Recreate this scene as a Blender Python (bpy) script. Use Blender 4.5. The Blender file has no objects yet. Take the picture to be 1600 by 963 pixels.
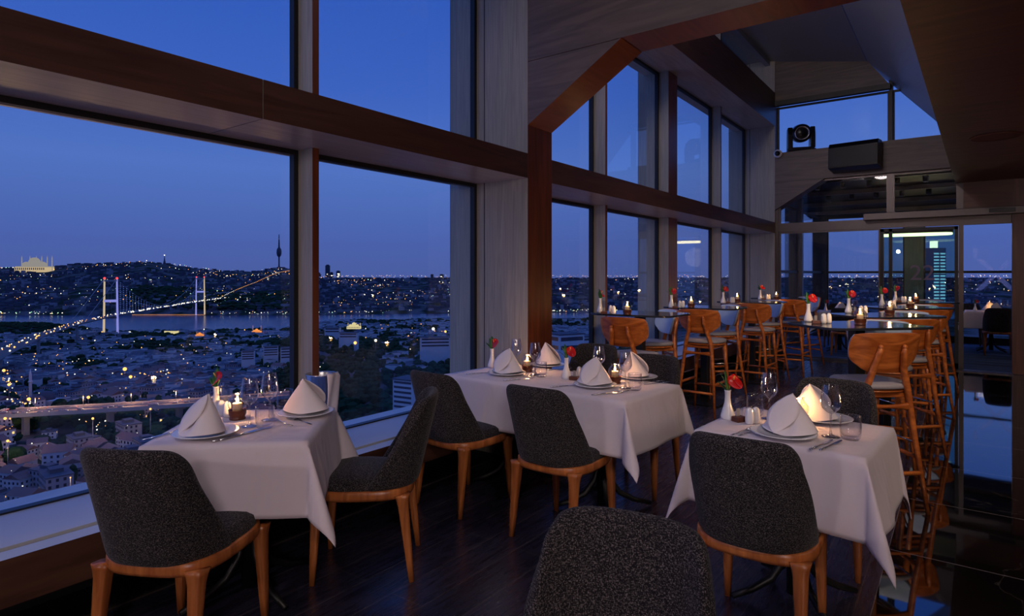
import bpy, bmesh, math, random
from mathutils import Vector, Matrix
random.seed(7)
PI = math.pi
SC = bpy.context.scene
COL = SC.collection
R = math.radians
# ---------------------------------------------------------------- camera
YAW = R(36.6)
FWD = Vector((-math.sin(YAW), math.cos(YAW), 0)); RGT = Vector((math.cos(YAW), math.sin(YAW), 0))
EYE = 1.45; FPX = 950.0; HOR = 430.0
cam = bpy.data.objects.new('camera', bpy.data.cameras.new('camera'))
COL.objects.link(cam); SC.camera = cam
cam.location = (0, 0, EYE); cam.rotation_euler = (PI/2, 0, YAW)
cam.data.sensor_width = 36; cam.data.lens = 36*FPX/1600
cam.data.shift_y = -(481.5-HOR)/1600
cam.data.clip_start = 0.05; cam.data.clip_end = 30000
# ---------------------------------------------------------------- look
SC.view_settings.view_transform = 'Standard'; SC.view_settings.look = 'None'
SC.view_settings.gamma = 1; SC.view_settings.use_curve_mapping = False
SC.view_settings.exposure = 0.0
try:
    SC.cycles.use_denoising = True
    SC.cycles.max_bounces = 8; SC.cycles.diffuse_bounces = 3; SC.cycles.glossy_bounces = 4
    SC.cycles.transparent_max_bounces = 32; SC.cycles.transmission_bounces = 6
    SC.cycles.caustics_reflective = False; SC.cycles.caustics_refractive = False
    SC.cycles.sample_clamp_indirect = 4.0
    SC.cycles.blur_glossy = 0.5
except Exception:
    pass
WARM0 = (1, .78, .56)
def lin(r, g, b):
    f = lambda c: (c/255/12.92) if c/255 <= .04045 else ((c/255+.055)/1.055)**2.4
    return (f(r), f(g), f(b), 1)
# dusk sky: a gradient with elevation
W = bpy.data.worlds.new('dusk'); SC.world = W; W.use_nodes = True
nt = W.node_tree; nt.nodes.clear()
tc = nt.nodes.new('ShaderNodeTexCoord'); sx = nt.nodes.new('ShaderNodeSeparateXYZ')
cr = nt.nodes.new('ShaderNodeValToRGB'); bg = nt.nodes.new('ShaderNodeBackground'); wo = nt.nodes.new('ShaderNodeOutputWorld')
nt.links.new(tc.outputs['Generated'], sx.inputs[0]); nt.links.new(sx.outputs['Z'], cr.inputs[0])
nt.links.new(cr.outputs[0], bg.inputs[0]); nt.links.new(bg.outputs[0], wo.inputs[0])
e = cr.color_ramp.elements
e[0].position = 0.0; e[0].color = lin(80, 98, 168)
e[1].position = 1.0; e[1].color = lin(100, 138, 250)
for p, c in ((.05, (80, 102, 178)), (.16, (86, 119, 200)), (.28, (64, 103, 198)), (.44, (48, 90, 190)), (.62, (84, 124, 222))):
    q = e.new(p); q.color = lin(*c)
bg.inputs[1].default_value = 1.0
def spot(name, loc, target, power, color, size=60, blend=.8, radius=.15):
    l = bpy.data.lights.new(name, 'SPOT'); l.energy = power; l.color = color
    l.spot_size = R(size); l.spot_blend = blend; l.shadow_soft_size = radius
    o = bpy.data.objects.new(name, l); COL.objects.link(o); o.location = loc
    o.rotation_euler = (Vector(target)-Vector(loc)).to_track_quat('-Z', 'Y').to_euler()
    return o
def point(name, loc, power, color, radius=.02, parent=None):
    l = bpy.data.lights.new(name, 'POINT'); l.energy = power; l.color = color; l.shadow_soft_size = radius
    o = bpy.data.objects.new(name, l); COL.objects.link(o); o.location = loc
    if parent: o.parent = parent
    return o
# unseen ceiling spots of the restaurant, and fill lights added to lift the room
WARM = (1, .74, .50); NEU = (1, .83, .74)
def glow(name, loc, power, color, radius=.5):
    o = point(name, loc, power, color, radius); return o
AMB = (1, .84, .86)  # ambient fill points, added out of view to brighten the room
glow('pendant_glow_h', (-2.3, 5.2, 4.6), 42, AMB, .15)
glow('pendant_glow_a', (-1.9, -3.0, 2.3), 68, AMB, .06)
glow('pendant_glow_b', (2.6, -1.9, 2.2), 150, AMB, .4)
glow('pendant_glow_e', (-2.3, -1.6, 5.1), 85, AMB, .3)
glow('pendant_glow_g', (2.4, 13.2, 2.3), 14, AMB, .12)
spot('ceiling_spot_j', (1.6, 3.4, 2.8), (.4, 4.4, .5), 60, WARM0, 100, .9, .12)  # this and the next two: fill spots added for the bar and upper portal
spot('ceiling_spot_k', (1.6, 7.0, 2.8), (.2, 7.8, .5), 60, WARM0, 100, .9, .12)
spot('ceiling_spot_l', (-2.2, -1.4, 5.1), (-1.2, 9.5, 4.6), 260, AMB, 34, .9, .12)
spot('ceiling_spot_a', (.35, -.7, 2.8), (-2.4, 1.5, .6), 70, NEU, 62, .9, .20)
spot('ceiling_spot_b', (.55, .4, 2.8), (-2.0, 3.2, .6), 50, NEU, 50, .9, .18)
spot('ceiling_spot_c', (.9, .7, 2.8), (-.6, 2.9, .6), 44, NEU, 62, .9, .20)
spot('ceiling_spot_d', (.5, 2.9, 2.8), (-.5, 4.9, .9), 80, WARM, 62, .9, .10)
spot('ceiling_spot_e', (.5, 5.0, 2.8), (-.4, 7.4, .9), 60, WARM, 75, .9, .10)
spot('ceiling_spot_f', (-.15, 3.2, 2.8), (-2.3, 6.4, .9), 150, WARM, 55, .9, .12)
spot('ceiling_spot_g', (.1, 7.6, 2.8), (-2.0, 9.8, .9), 60, WARM, 70, .9, .12)
spot('ceiling_spot_h', (-.1, 2.0, 2.82), (-1.7, 4.1, 3.4), 14, WARM, 50, .9, .12)
spot('ceiling_spot_i', (2.2, 6.4, 2.8), (1.2, 8.5, 0), 20, WARM, 90, .9, .12)

# ---------------------------------------------------------------- materials
def mat_base(name):
    m = bpy.data.materials.new(name); m.use_nodes = True
    n = m.node_tree; b = n.nodes['Principled BSDF']
    return m, n, b
def setp(b, **k):
    names = {'rough': 'Roughness', 'metal': 'Metallic', 'ior': 'IOR', 'coat': 'Coat Weight', 'coatr': 'Coat Roughness', 'spec': 'Specular IOR Level', 'sheen': 'Sheen Weight', 'sss': 'Subsurface Weight', 'trans': 'Transmission Weight'}
    for a, v in k.items():
        b.inputs[names[a]].default_value = v
def plain(name, col, var=.12, scale=6, **k):
    m, n, b = mat_base(name)
    t = n.nodes.new('ShaderNodeTexCoord'); no = n.nodes.new('ShaderNodeTexNoise'); no.inputs['Scale'].default_value = scale
    no.inputs['Detail'].default_value = 3
    mx = n.nodes.new('ShaderNodeMix'); mx.data_type = 'RGBA'
    c = lin(*col)
    mx.inputs[6].default_value = tuple(v*(1-var) for v in c[:3])+(1,); mx.inputs[7].default_value = tuple(min(1, v*(1+var)) for v in c[:3])+(1,)
    n.links.new(t.outputs['Object'], no.inputs['Vector']); n.links.new(no.outputs[0], mx.inputs[0]); n.links.new(mx.outputs[2], b.inputs['Base Color'])
    setp(b, **k); return m
def grain(name, c1, c2, stretch=(1, 1, 12), scale=6, rough=.4, bump=.1, dist=1.5, **k):
    m, n, b = mat_base(name)
    t = n.nodes.new('ShaderNodeTexCoord'); mp = n.nodes.new('ShaderNodeMapping')
    mp.inputs['Scale'].default_value = tuple(1.0/s for s in stretch)
    no = n.nodes.new('ShaderNodeTexNoise'); no.inputs['Scale'].default_value = scale; no.inputs['Detail'].default_value = 6
    no.inputs['Distortion'].default_value = dist
    r = n.nodes.new('ShaderNodeValToRGB'); r.color_ramp.elements[0].color = lin(*c1); r.color_ramp.elements[1].color = lin(*c2)
    r.color_ramp.elements[0].position = .35; r.color_ramp.elements[1].position = .68
    bp = n.nodes.new('ShaderNodeBump'); bp.inputs['Strength'].default_value = bump; bp.inputs['Distance'].default_value = .002
    L = n.links.new
    L(t.outputs['Object'], mp.inputs[0]); L(mp.outputs[0], no.inputs['Vector']); L(no.outputs[0], r.inputs[0]); L(r.outputs[0], b.inputs['Base Color'])
    L(no.outputs[0], bp.inputs['Height']); L(bp.outputs[0], b.inputs['Normal'])
    setp(b, rough=rough, **k); return m
def emis(name, col, s, sample=True):
    m = bpy.data.materials.new(name); m.use_nodes = True; n = m.node_tree; n.nodes.clear()
    o = n.nodes.new('ShaderNodeOutputMaterial'); em = n.nodes.new('ShaderNodeEmission')
    em.inputs[0].default_value = lin(*col); em.inputs[1].default_value = s; n.links.new(em.outputs[0], o.inputs[0])
    if not sample:
        try: m.cycles.emission_sampling = 'NONE'
        except Exception: pass
    return m
def thin_glass(name, tint=(255, 255, 255), f0=.05, f1=.9, power=5.0, rough=.0, blendv=.5):
    m = bpy.data.materials.new(name); m.use_nodes = True; n = m.node_tree; n.nodes.clear()
    o = n.nodes.new('ShaderNodeOutputMaterial'); tr = n.nodes.new('ShaderNodeBsdfTransparent'); gl = n.nodes.new('ShaderNodeBsdfGlossy')
    tr.inputs[0].default_value = lin(*tint); gl.inputs['Roughness'].default_value = rough
    lw = n.nodes.new('ShaderNodeLayerWeight'); lw.inputs[0].default_value = blendv
    pw = n.nodes.new('ShaderNodeMath'); pw.operation = 'POWER'; pw.inputs[1].default_value = power
    mr = n.nodes.new('ShaderNodeMapRange'); mr.inputs[3].default_value = f0; mr.inputs[4].default_value = f1
    mx = n.nodes.new('ShaderNodeMixShader'); L = n.links.new
    L(lw.outputs['Facing'], pw.inputs[0]); L(pw.outputs[0], mr.inputs[0]); L(mr.outputs[0], mx.inputs[0])
    L(tr.outputs[0], mx.inputs[1]); L(gl.outputs[0], mx.inputs[2]); L(mx.outputs[0], o.inputs[0])
    return m
def fabric(name, dark, light, scale=260, bias=.5):
    m, n, b = mat_base(name); L = n.links.new
    t = n.nodes.new('ShaderNodeTexCoord')
    outs = []
    for s in ((1, 1, .35), (.35, .35, 1)):
        mp = n.nodes.new('ShaderNodeMapping'); mp.inputs['Scale'].default_value = s
        no = n.nodes.new('ShaderNodeTexNoise'); no.inputs['Scale'].default_value = scale; no.inputs['Detail'].default_value = 1.5
        L(t.outputs['Object'], mp.inputs[0]); L(mp.outputs[0], no.inputs['Vector']); outs.append(no)
    ad = n.nodes.new('ShaderNodeMath'); ad.operation = 'MULTIPLY'
    L(outs[0].outputs[0], ad.inputs[0]); L(outs[1].outputs[0], ad.inputs[1])
    r = n.nodes.new('ShaderNodeValToRGB'); r.color_ramp.elements[0].position = .235; r.color_ramp.elements[0].color = lin(*dark)
    r.color_ramp.elements[1].position = .40; r.color_ramp.elements[1].color = lin(*light)
    L(ad.outputs[0], r.inputs[0]); L(r.outputs[0], b.inputs['Base Color'])
    bp = n.nodes.new('ShaderNodeBump'); bp.inputs['Strength'].default_value = .5; bp.inputs['Distance'].default_value = .002
    L(ad.outputs[0], bp.inputs['Height']); L(bp.outputs[0], b.inputs['Normal'])
    setp(b, rough=.95, sheen=.1, spec=.15); return m
M = {}
M['veneer'] = grain('brown_veneer', (70, 44, 34), (94, 62, 48), (.7, 8, .7), 9, .38, .05)       # grain along Y
M['veneer_v'] = grain('brown_veneer_upright', (92, 46, 28), (124, 66, 40), (.6, .6, 9), 9, .35, .05)
M['veneer_x'] = grain('brown_veneer_cross', (92, 80, 72), (118, 102, 92), (8, .7, .7), 9, .45, .05)
M['soffit_red'] = grain('red_brown_veneer', (120, 58, 30), (150, 76, 40), (.7, 6, 6), 8, .3, .05)
M['reveal'] = grain('pale_reveal_cladding', (150, 146, 134), (172, 166, 152), (.5, .5, 14), 22, .5, .04)  # sky sheen on the brown veneer, put into a paler colour
M['soffit'] = grain('grey_soffit_cladding', (166, 150, 140), (188, 172, 160), (.6, 10, .6), 14, .28, .03)  # soffit veneer lightened in colour, in place of light from below
M['ceil'] = grain('brown_ceiling_veneer', (82, 48, 30), (108, 64, 40), (9, .8, .8), 7, .42, .04)
M['sill'] = plain('pale_sill', (196, 200, 206), .04, 3, rough=.35)
M['black'] = plain('black_metal', (18, 18, 20), .1, 8, rough=.45)
M['blackgloss'] = plain('black_plastic', (12, 12, 14), .1, 8, rough=.3)
M['alu'] = plain('bronze_aluminium', (96, 88, 86), .05, 6, rough=.35, metal=.6)
M['facet'] = plain('satin_grey_panel', (158, 162, 174), .04, 2, rough=.42, metal=.25)
M['steel'] = plain('polished_steel', (215, 215, 220), .05, 8, rough=.24, metal=1.0)
M['glass'] = thin_glass('window_glass', (250, 253, 253), .03, .7, 4)
M['doorglass'] = thin_glass('tinted_door_glass', (196, 226, 222), .07, .7, 4)
M['crystal'] = thin_glass('clear_table_glass', (243, 244, 250), .15, 1.0, 1.35, .0)
M['tumbler'] = thin_glass('clear_tumbler_glass', (250, 250, 253), .045, .8, 2.4, .0)
M['acrylic'] = thin_glass('acrylic', (245, 246, 248), .10, .9, 2.5, .05)
M['chimney'] = thin_glass('candle_glass', (255, 248, 238), .15, .9, 2.2, .02)
M['cloth'] = plain('white_tablecloth', (230, 218, 226), .02, 30, rough=.85, sheen=.15, spec=.2)
cn = M['cloth'].node_tree; cb_ = cn.nodes['Principled BSDF']; ct = cn.nodes.new('ShaderNodeTexCoord'); cm = cn.nodes.new('ShaderNodeMapping'); cm.inputs['Scale'].default_value = (1, 1, .45)
cz = cn.nodes.new('ShaderNodeTexNoise'); cz.inputs['Scale'].default_value = 4.5; cz.inputs['Detail'].default_value = 2; cz.inputs['Distortion'].default_value = 1.2
cbp = cn.nodes.new('ShaderNodeBump'); cbp.inputs['Strength'].default_value = .55; cbp.inputs['Distance'].default_value = .03
cn.links.new(ct.outputs['Object'], cm.inputs[0]); cn.links.new(cm.outputs[0], cz.inputs['Vector']); cn.links.new(cz.outputs[0], cbp.inputs['Height']); cn.links.new(cbp.outputs[0], cb_.inputs['Normal'])
M['napkin'] = plain('white_napkin', (240, 230, 234), .02, 40, rough=.85, spec=.2)
M['porcelain'] = plain('white_porcelain', (236, 236, 240), .01, 5, rough=.12, coat=.4)
M['fabric'] = fabric('charcoal_tweed', (24, 22, 27), (112, 105, 106), 480)
M['wood'] = grain('orange_beech', (158, 88, 44), (204, 124, 66), (1, 1, 7), 18, .32, .05)
M['stoolwood'] = grain('walnut_stain', (150, 76, 32), (206, 118, 58), (7, 1, 1), 16, .3, .05)
M['pad'] = plain('grey_leather_pad', (150, 146, 158), .05, 20, rough=.5)
M['backpad'] = plain('blue_grey_leather', (176, 196, 222), .05, 20, rough=.5)
M['tabletop'] = plain('dark_stone_top', (46, 48, 56), .15, 12, rough=.12)
M['rose'] = plain('red_anthurium', (205, 22, 18), .2, 30, rough=.3, coat=.3)
M['spadix'] = plain('yellow_spadix', (240, 190, 90), .1, 60, rough=.5)
M['leaf'] = plain('green_leaf', (48, 104, 44), .3, 30, rough=.4)
M['walnut'] = plain('dark_walnut', (96, 48, 28), .2, 30, rough=.4)
M['wax'] = plain('cream_wax', (255, 232, 190), .02, 30, rough=.6, sss=.2)
w_ = M['wax'].node_tree.nodes['Principled BSDF']; w_.inputs['Subsurface Weight'].default_value = .25; w_.inputs['Subsurface Scale'].default_value = .008
M['flame'] = emis('flame', (255, 214, 130), 22)
M['led'] = emis('led_strip', (255, 236, 170), 5)
M['paper'] = plain('menu_card', (200, 190, 180), .1, 60, rough=.8)
M['decal'] = plain('purple_grey_decal', (150, 136, 152), .05, 10, rough=.6)
def film(name, col, a):
    m = bpy.data.materials.new(name); m.use_nodes = True; n = m.node_tree; n.nodes.clear()
    o = n.nodes.new('ShaderNodeOutputMaterial'); tr = n.nodes.new('ShaderNodeBsdfTransparent'); d = n.nodes.new('ShaderNodeBsdfTranslucent'); d2 = n.nodes.new('ShaderNodeBsdfDiffuse')
    d.inputs[0].default_value = lin(*col); d2.inputs[0].default_value = lin(*col)
    ad = n.nodes.new('ShaderNodeAddShader'); mx = n.nodes.new('ShaderNodeMixShader'); mx.inputs[0].default_value = a; L = n.links.new
    L(d.outputs[0], ad.inputs[0]); L(d2.outputs[0], ad.inputs[1]); L(tr.outputs[0], mx.inputs[1]); L(ad.outputs[0], mx.inputs[2]); L(mx.outputs[0], o.inputs[0]); return m
M['decal2'] = film('frosted_letter_film', (235, 232, 250), .16)  # sign reflection painted as a pale film
def planks():
    m, n, b = mat_base('dark_planks'); L = n.links.new
    t = n.nodes.new('ShaderNodeTexCoord'); mp = n.nodes.new('ShaderNodeMapping'); mp.inputs['Rotation'].default_value = (0, 0, PI/2)
    br = n.nodes.new('ShaderNodeTexBrick'); br.inputs['Scale'].default_value = 1
    br.inputs['Brick Width'].default_value = 1.9; br.inputs['Row Height'].default_value = .19; br.inputs['Mortar Size'].default_value = .003
    br.inputs['Color1'].default_value = lin(44, 42, 62); br.inputs['Color2'].default_value = lin(62, 57, 80); br.inputs['Mortar'].default_value = lin(96, 88, 92)  # blue mixed into the plank colours in place of sky sheen
    br.offset = .37
    mp2 = n.nodes.new('ShaderNodeMapping'); mp2.inputs['Scale'].default_value = (9, .7, 1)
    no = n.nodes.new('ShaderNodeTexNoise'); no.inputs['Scale'].default_value = 6; no.inputs['Detail'].default_value = 6; no.inputs['Distortion'].default_value = 1
    mx = n.nodes.new('ShaderNodeMix'); mx.data_type = 'RGBA'; mx.blend_type = 'MULTIPLY'; mx.inputs[0].default_value = .7
    cr = n.nodes.new('ShaderNodeValToRGB'); cr.color_ramp.elements[0].position = .3; cr.color_ramp.elements[0].color = (.25, .25, .25, 1); cr.color_ramp.elements[1].position = .7
    L(t.outputs['Object'], mp.inputs[0]); L(mp.outputs[0], br.inputs[0]); L(t.outputs['Object'], mp2.inputs[0]); L(mp2.outputs[0], no.inputs['Vector'])
    L(no.outputs[0], cr.inputs[0]); L(br.outputs['Color'], mx.inputs[6]); L(cr.outputs[0], mx.inputs[7]); L(mx.outputs[2], b.inputs['Base Color'])
    bp = n.nodes.new('ShaderNodeBump'); bp.inputs['Strength'].default_value = .25; bp.inputs['Distance'].default_value = .003
    L(no.outputs[0], bp.inputs['Height']); L(bp.outputs[0], b.inputs['Normal'])
    rr = n.nodes.new('ShaderNodeMapRange'); rr.inputs[3].default_value = .14; rr.inputs[4].default_value = .42; L(no.outputs[0], rr.inputs[0]); L(rr.outputs[0], b.inputs['Roughness'])
    b.inputs['IOR'].default_value = 1.95
    return m
M['planks'] = planks()
def tiles():
    m, n, b = mat_base('black_gloss_tile'); L = n.links.new
    t = n.nodes.new('ShaderNodeTexCoord'); mp = n.nodes.new('ShaderNodeMapping'); mp.inputs['Location'].default_value = (.32, -.05, 0)
    br = n.nodes.new('ShaderNodeTexBrick'); br.inputs['Scale'].default_value = 1; br.offset = 0
    br.inputs['Brick Width'].default_value = 1.86; br.inputs['Row Height'].default_value = .93; br.inputs['Mortar Size'].default_value = .0035
    br.inputs['Color1'].default_value = lin(10, 10, 13); br.inputs['Color2'].default_value = lin(14, 12, 15); br.inputs['Mortar'].default_value = lin(120, 116, 124)
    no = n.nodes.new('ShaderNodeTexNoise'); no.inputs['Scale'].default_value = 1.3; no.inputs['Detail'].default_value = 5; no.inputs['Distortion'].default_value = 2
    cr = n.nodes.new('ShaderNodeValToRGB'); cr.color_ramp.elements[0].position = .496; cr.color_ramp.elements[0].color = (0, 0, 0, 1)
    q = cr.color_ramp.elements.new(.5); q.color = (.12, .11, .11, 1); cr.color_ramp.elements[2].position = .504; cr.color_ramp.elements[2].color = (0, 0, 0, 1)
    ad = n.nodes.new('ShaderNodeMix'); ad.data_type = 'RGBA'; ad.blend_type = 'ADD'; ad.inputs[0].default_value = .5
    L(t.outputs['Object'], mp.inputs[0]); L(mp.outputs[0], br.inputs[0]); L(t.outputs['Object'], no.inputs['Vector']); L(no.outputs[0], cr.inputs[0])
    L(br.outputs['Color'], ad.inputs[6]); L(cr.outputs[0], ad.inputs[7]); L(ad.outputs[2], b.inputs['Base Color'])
    n2 = n.nodes.new('ShaderNodeTexNoise'); n2.inputs['Scale'].default_value = 2.5; bp = n.nodes.new('ShaderNodeBump'); bp.inputs['Strength'].default_value = .03; bp.inputs['Distance'].default_value = .01
    L(t.outputs['Object'], n2.inputs['Vector']); L(n2.outputs[0], bp.inputs['Height']); L(bp.outputs[0], b.inputs['Normal'])
    setp(b, rough=.03, ior=2.4); return m
M['tiles'] = tiles()
def carpet():
    m, n, b = mat_base('blue_striped_carpet'); L = n.links.new
    t = n.nodes.new('ShaderNodeTexCoord'); mp = n.nodes.new('ShaderNodeMapping'); mp.inputs['Scale'].default_value = (.3, 6, 1)
    no = n.nodes.new('ShaderNodeTexNoise'); no.inputs['Scale'].default_value = 3
    cr = n.nodes.new('ShaderNodeValToRGB'); cr.color_ramp.elements[0].color = lin(30, 40, 62); cr.color_ramp.elements[1].color = lin(90, 110, 150)
    cr.color_ramp.elements[0].position = .4; cr.color_ramp.elements[1].position = .65
    L(t.outputs['Object'], mp.inputs[0]); L(mp.outputs[0], no.inputs['Vector']); L(no.outputs[0], cr.inputs[0]); L(cr.outputs[0], b.inputs['Base Color'])
    setp(b, rough=.9); return m
M['carpet'] = carpet()
# ---------------------------------------------------------------- geometry helpers
class MB:
    def __init__(s): s.v = []; s.f = []; s.mi = []; s.sm = []
    def add(s, vs, fs, mi=0, smooth=False):
        o = len(s.v); s.v += [tuple(v) for v in vs]
        for k, f in enumerate(fs):
            s.f.append([o+i for i in f]); s.mi.append(mi[k] if isinstance(mi, (list, tuple)) else mi); s.sm.append(smooth)
        return s
    def box(s, x0, x1, y0, y1, z0, z1, mi=0):
        # face order: -X +X -Y +Y -Z +Z
        vs = [(x, y, z) for x in (x0, x1) for y in (y0, y1) for z in (z0, z1)]
        return s.add(vs, [(0, 1, 3, 2), (4, 6, 7, 5), (0, 4, 5, 1), (2, 3, 7, 6), (0, 2, 6, 4), (1, 5, 7, 3)], mi)
    def rbox(s, c, size, rot, mi=0):
        m = Matrix.Rotation(rot, 3, 'Z') if not isinstance(rot, Matrix) else rot
        a, b2, d = size[0]/2, size[1]/2, size[2]/2
        vs = [Vector(c)+m @ Vector((x, y, z)) for x in (-a, a) for y in (-b2, b2) for z in (-d, d)]
        return s.add(vs, [(0, 1, 3, 2), (4, 6, 7, 5), (0, 4, 5, 1), (2, 3, 7, 6), (0, 2, 6, 4), (1, 5, 7, 3)], mi)
    def prism(s, poly, axis, a0, a1, mi=0, side=None):
        n = len(poly)
        def p(q, a):
            return (a, q[0], q[1]) if axis == 'x' else ((q[0], a, q[1]) if axis == 'y' else (q[0], q[1], a))
        vs = [p(q, a0) for q in poly]+[p(q, a1) for q in poly]
        fs = [tuple(range(n)), tuple(range(2*n-1, n-1, -1))]+[(i, i+n, (i+1) % n+n, (i+1) % n) for i in range(n)]
        sd = mi if side is None else side
        return s.add(vs, fs, [mi, mi]+([sd]*n if not isinstance(sd, (list, tuple)) else list(sd)))
    def lathe(s, prof, n=20, c=(0, 0, 0), mi=0, smooth=True, cap=True, sy=1.0):
        vs = []; m = len(prof)
        for k in range(n):
            a = 2*PI*k/n
            for r, z in prof: vs.append((c[0]+r*math.cos(a), c[1]+r*math.sin(a)*sy, c[2]+z))
        fs = [(k*m+j, ((k+1) % n)*m+j, ((k+1) % n)*m+j+1, k*m+j+1) for k in range(n) for j in range(m-1)]
        if cap:
            if prof[0][0] > 1e-5: fs.append(tuple(k*m for k in range(n-1, -1, -1)))
            if prof[-1][0] > 1e-5: fs.append(tuple(k*m+m-1 for k in range(n)))
        return s.add(vs, fs, mi, smooth)
    def tube(s, pts, rads, n=8, mi=0, smooth=True, square=False, cap=True):
        pts = [Vector(p) for p in pts]
        if not isinstance(rads, (list, tuple)): rads = [rads]*len(pts)
        vs = []; up0 = None
        for i, p in enumerate(pts):
            d = (pts[min(i+1, len(pts)-1)]-pts[max(i-1, 0)]).normalized()
            if up0 is None: up0 = Vector((1, 0, 0)) if abs(d.x) < .9 else Vector((0, 1, 0))
            a = (up0-d*up0.dot(d)).normalized(); b = d.cross(a); up0 = a
            r = rads[i]; rx, ry = r if isinstance(r, (tuple, list)) else (r, r)
            for k in range(n):
                th = 2*PI*(k+.5)/n; ct, st = math.cos(th), math.sin(th)
                if square: ct = math.copysign(abs(ct)**.45, ct); st = math.copysign(abs(st)**.45, st)
                vs.append(p+a*ct*rx+b*st*ry)
        m = len(pts)
        fs = [(i*n+k, i*n+(k+1) % n, (i+1)*n+(k+1) % n, (i+1)*n+k) for i in range(m-1) for k in range(n)]
        if cap: fs += [tuple(range(n-1, -1, -1)), tuple((m-1)*n+k for k in range(n))]
        return s.add(vs, fs, mi, smooth)
    def grid(s, fn, nu, nv, mi=0, smooth=True, wrap=False):
        vs = [fn(i/(nu-1) if not wrap else i/nu, j/(nv-1)) for i in range(nu) for j in range(nv)]
        fs = [(i*nv+j, ((i+1) % nu)*nv+j, ((i+1) % nu)*nv+j+1, i*nv+j+1) for i in range(nu if wrap else nu-1) for j in range(nv-1)]
        return s.add(vs, fs, mi, smooth)
    def ball(s, c, r, nu=10, nv=6, mi=0, sz=1.0):
        prof = [(r*math.sin(PI*j/nv), -r*sz*math.cos(PI*j/nv)) for j in range(nv+1)]
        prof[0] = (0.0001, prof[0][1]); prof[-1] = (0.0001, prof[-1][1])
        return s.lathe(prof, nu, c, mi, True, False)
    def build(s, name, mats, parent=None, loc=None, rz=None, kind=None, label=None, bevel=0, subsurf=0, solid=0, recalc=True):
        me = bpy.data.meshes.new(name); me.from_pydata(s.v, [], s.f)
        mats = mats if isinstance(mats, (list, tuple)) else [mats]
        for m in mats: me.materials.append(M[m] if isinstance(m, str) else m)
        me.polygons.foreach_set('material_index', s.mi); me.polygons.foreach_set('use_smooth', s.sm)
        if recalc:
            bm = bmesh.new(); bm.from_mesh(me); bmesh.ops.recalc_face_normals(bm, faces=bm.faces); bm.to_mesh(me); bm.free()
        me.update()
        o = bpy.data.objects.new(name, me); COL.objects.link(o)
        if parent is not None: o.parent = parent
        if loc is not None: o.location = loc
        if rz is not None: o.rotation_euler = (0, 0, rz)
        if kind: o['kind'] = kind
        if label: o['label'] = label
        if solid:
            md = o.modifiers.new('solid', 'SOLIDIFY'); md.thickness = solid; md.offset = 0
        if bevel:
            md = o.modifiers.new('bevel', 'BEVEL'); md.width = bevel; md.segments = 2; md.limit_method = 'ANGLE'
        if subsurf:
            md = o.modifiers.new('sub', 'SUBSURF'); md.levels = subsurf; md.render_levels = subsurf
        return o
def thing(name, label, cat, loc=(0, 0, 0), rz=0, group=None):
    o = bpy.data.objects.new(name, None); COL.objects.link(o); o.empty_display_size = .1
    o.location = loc; o.rotation_euler = (0, 0, rz); o['label'] = label; o['category'] = cat
    if group: o['group'] = group
    return o
def tag(o, label, cat, group=None, kind=None):
    o['label'] = label; o['category'] = cat
    if group: o['group'] = group
    if kind: o['kind'] = kind
    return o
KIDS = {}
def copy_tree(o, parent=None):
    c = o.copy(); COL.objects.link(c); c.parent = parent
    for ch in o.children: copy_tree(ch, c)
    return c
def dup(root, loc, rz, label, cat=None, group=None):
    r = copy_tree(root); r.location = loc; r.rotation_euler = (0, 0, rz); r['label'] = label
    if cat: r['category'] = cat
    if group: r['group'] = group
    return r
def P(px, py, h):
    """the point of the horizontal plane z=h seen at this pixel of the photograph"""
    z = FPX*(EYE-h)/(py-HOR); t = (px-800)/FPX
    p = FWD*z+RGT*(t*z); return Vector((p.x, p.y, h))
def Q(t, f, e):
    """far point: t = sideways/forward ratio, f = metres ahead, e = metres above the eye"""
    p = FWD*f+RGT*(t*f); return Vector((p.x, p.y, EYE+e))
def S(o): o['kind'] = 'structure'; return o

# ================================================================= the room shell
GX, IX, OX = -3.235, -2.70, -3.51
Y1, Y1b, Y2, Y2b = 3.84, 4.18, 11.49, 11.83
BT = .45
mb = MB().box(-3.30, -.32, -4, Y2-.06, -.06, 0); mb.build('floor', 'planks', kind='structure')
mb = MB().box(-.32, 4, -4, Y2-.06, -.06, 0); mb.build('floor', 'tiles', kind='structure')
mb = MB().box(-3.4, 4, Y2-.06, 16.2, -.06, 0); mb.build('floor', 'carpet', kind='structure')
mb = MB().box(-3.3, .58, Y2-.10, Y2+.02, 0, .02).box(-3.3, .58, Y2-.18, Y2-.12, 0, .012); mb.build('trim_1', 'alu', kind='structure')
# floor grille along the window and its metal edge
mb = MB().box(-3.25, -2.985, -4, Y2, 0, .006)
for k in range(int(15.4/.05)): mb.box(-3.24, -2.99, -3.98+k*.05, -3.96+k*.05, .006, .012)
mb.build('trim_2', 'black', kind='structure')
MB().box(-2.985, -2.965, -4, Y2-.2, 0, .008).build('trim_3', 'alu', kind='structure')
MB().box(-3.40, -3.25, -4, Y2, 0, BT-.18).build('wall_left', 'black', kind='structure')
# low bench sill
mb = MB().box(-3.40, -2.825, -4, Y2, BT-.17, BT)
mb.box(-2.825, -2.785, -4, Y2, BT-.17, BT-.05, 2)
mb.box(-2.785, IX, -4, Y2, BT-.17, BT, [2, 1, 1, 1, 1, 0])
mb.build('trim_4', ['sill', 'veneer', 'black'], kind='structure')
RV = [0, 1, 0, 0, 0, 0]
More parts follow.
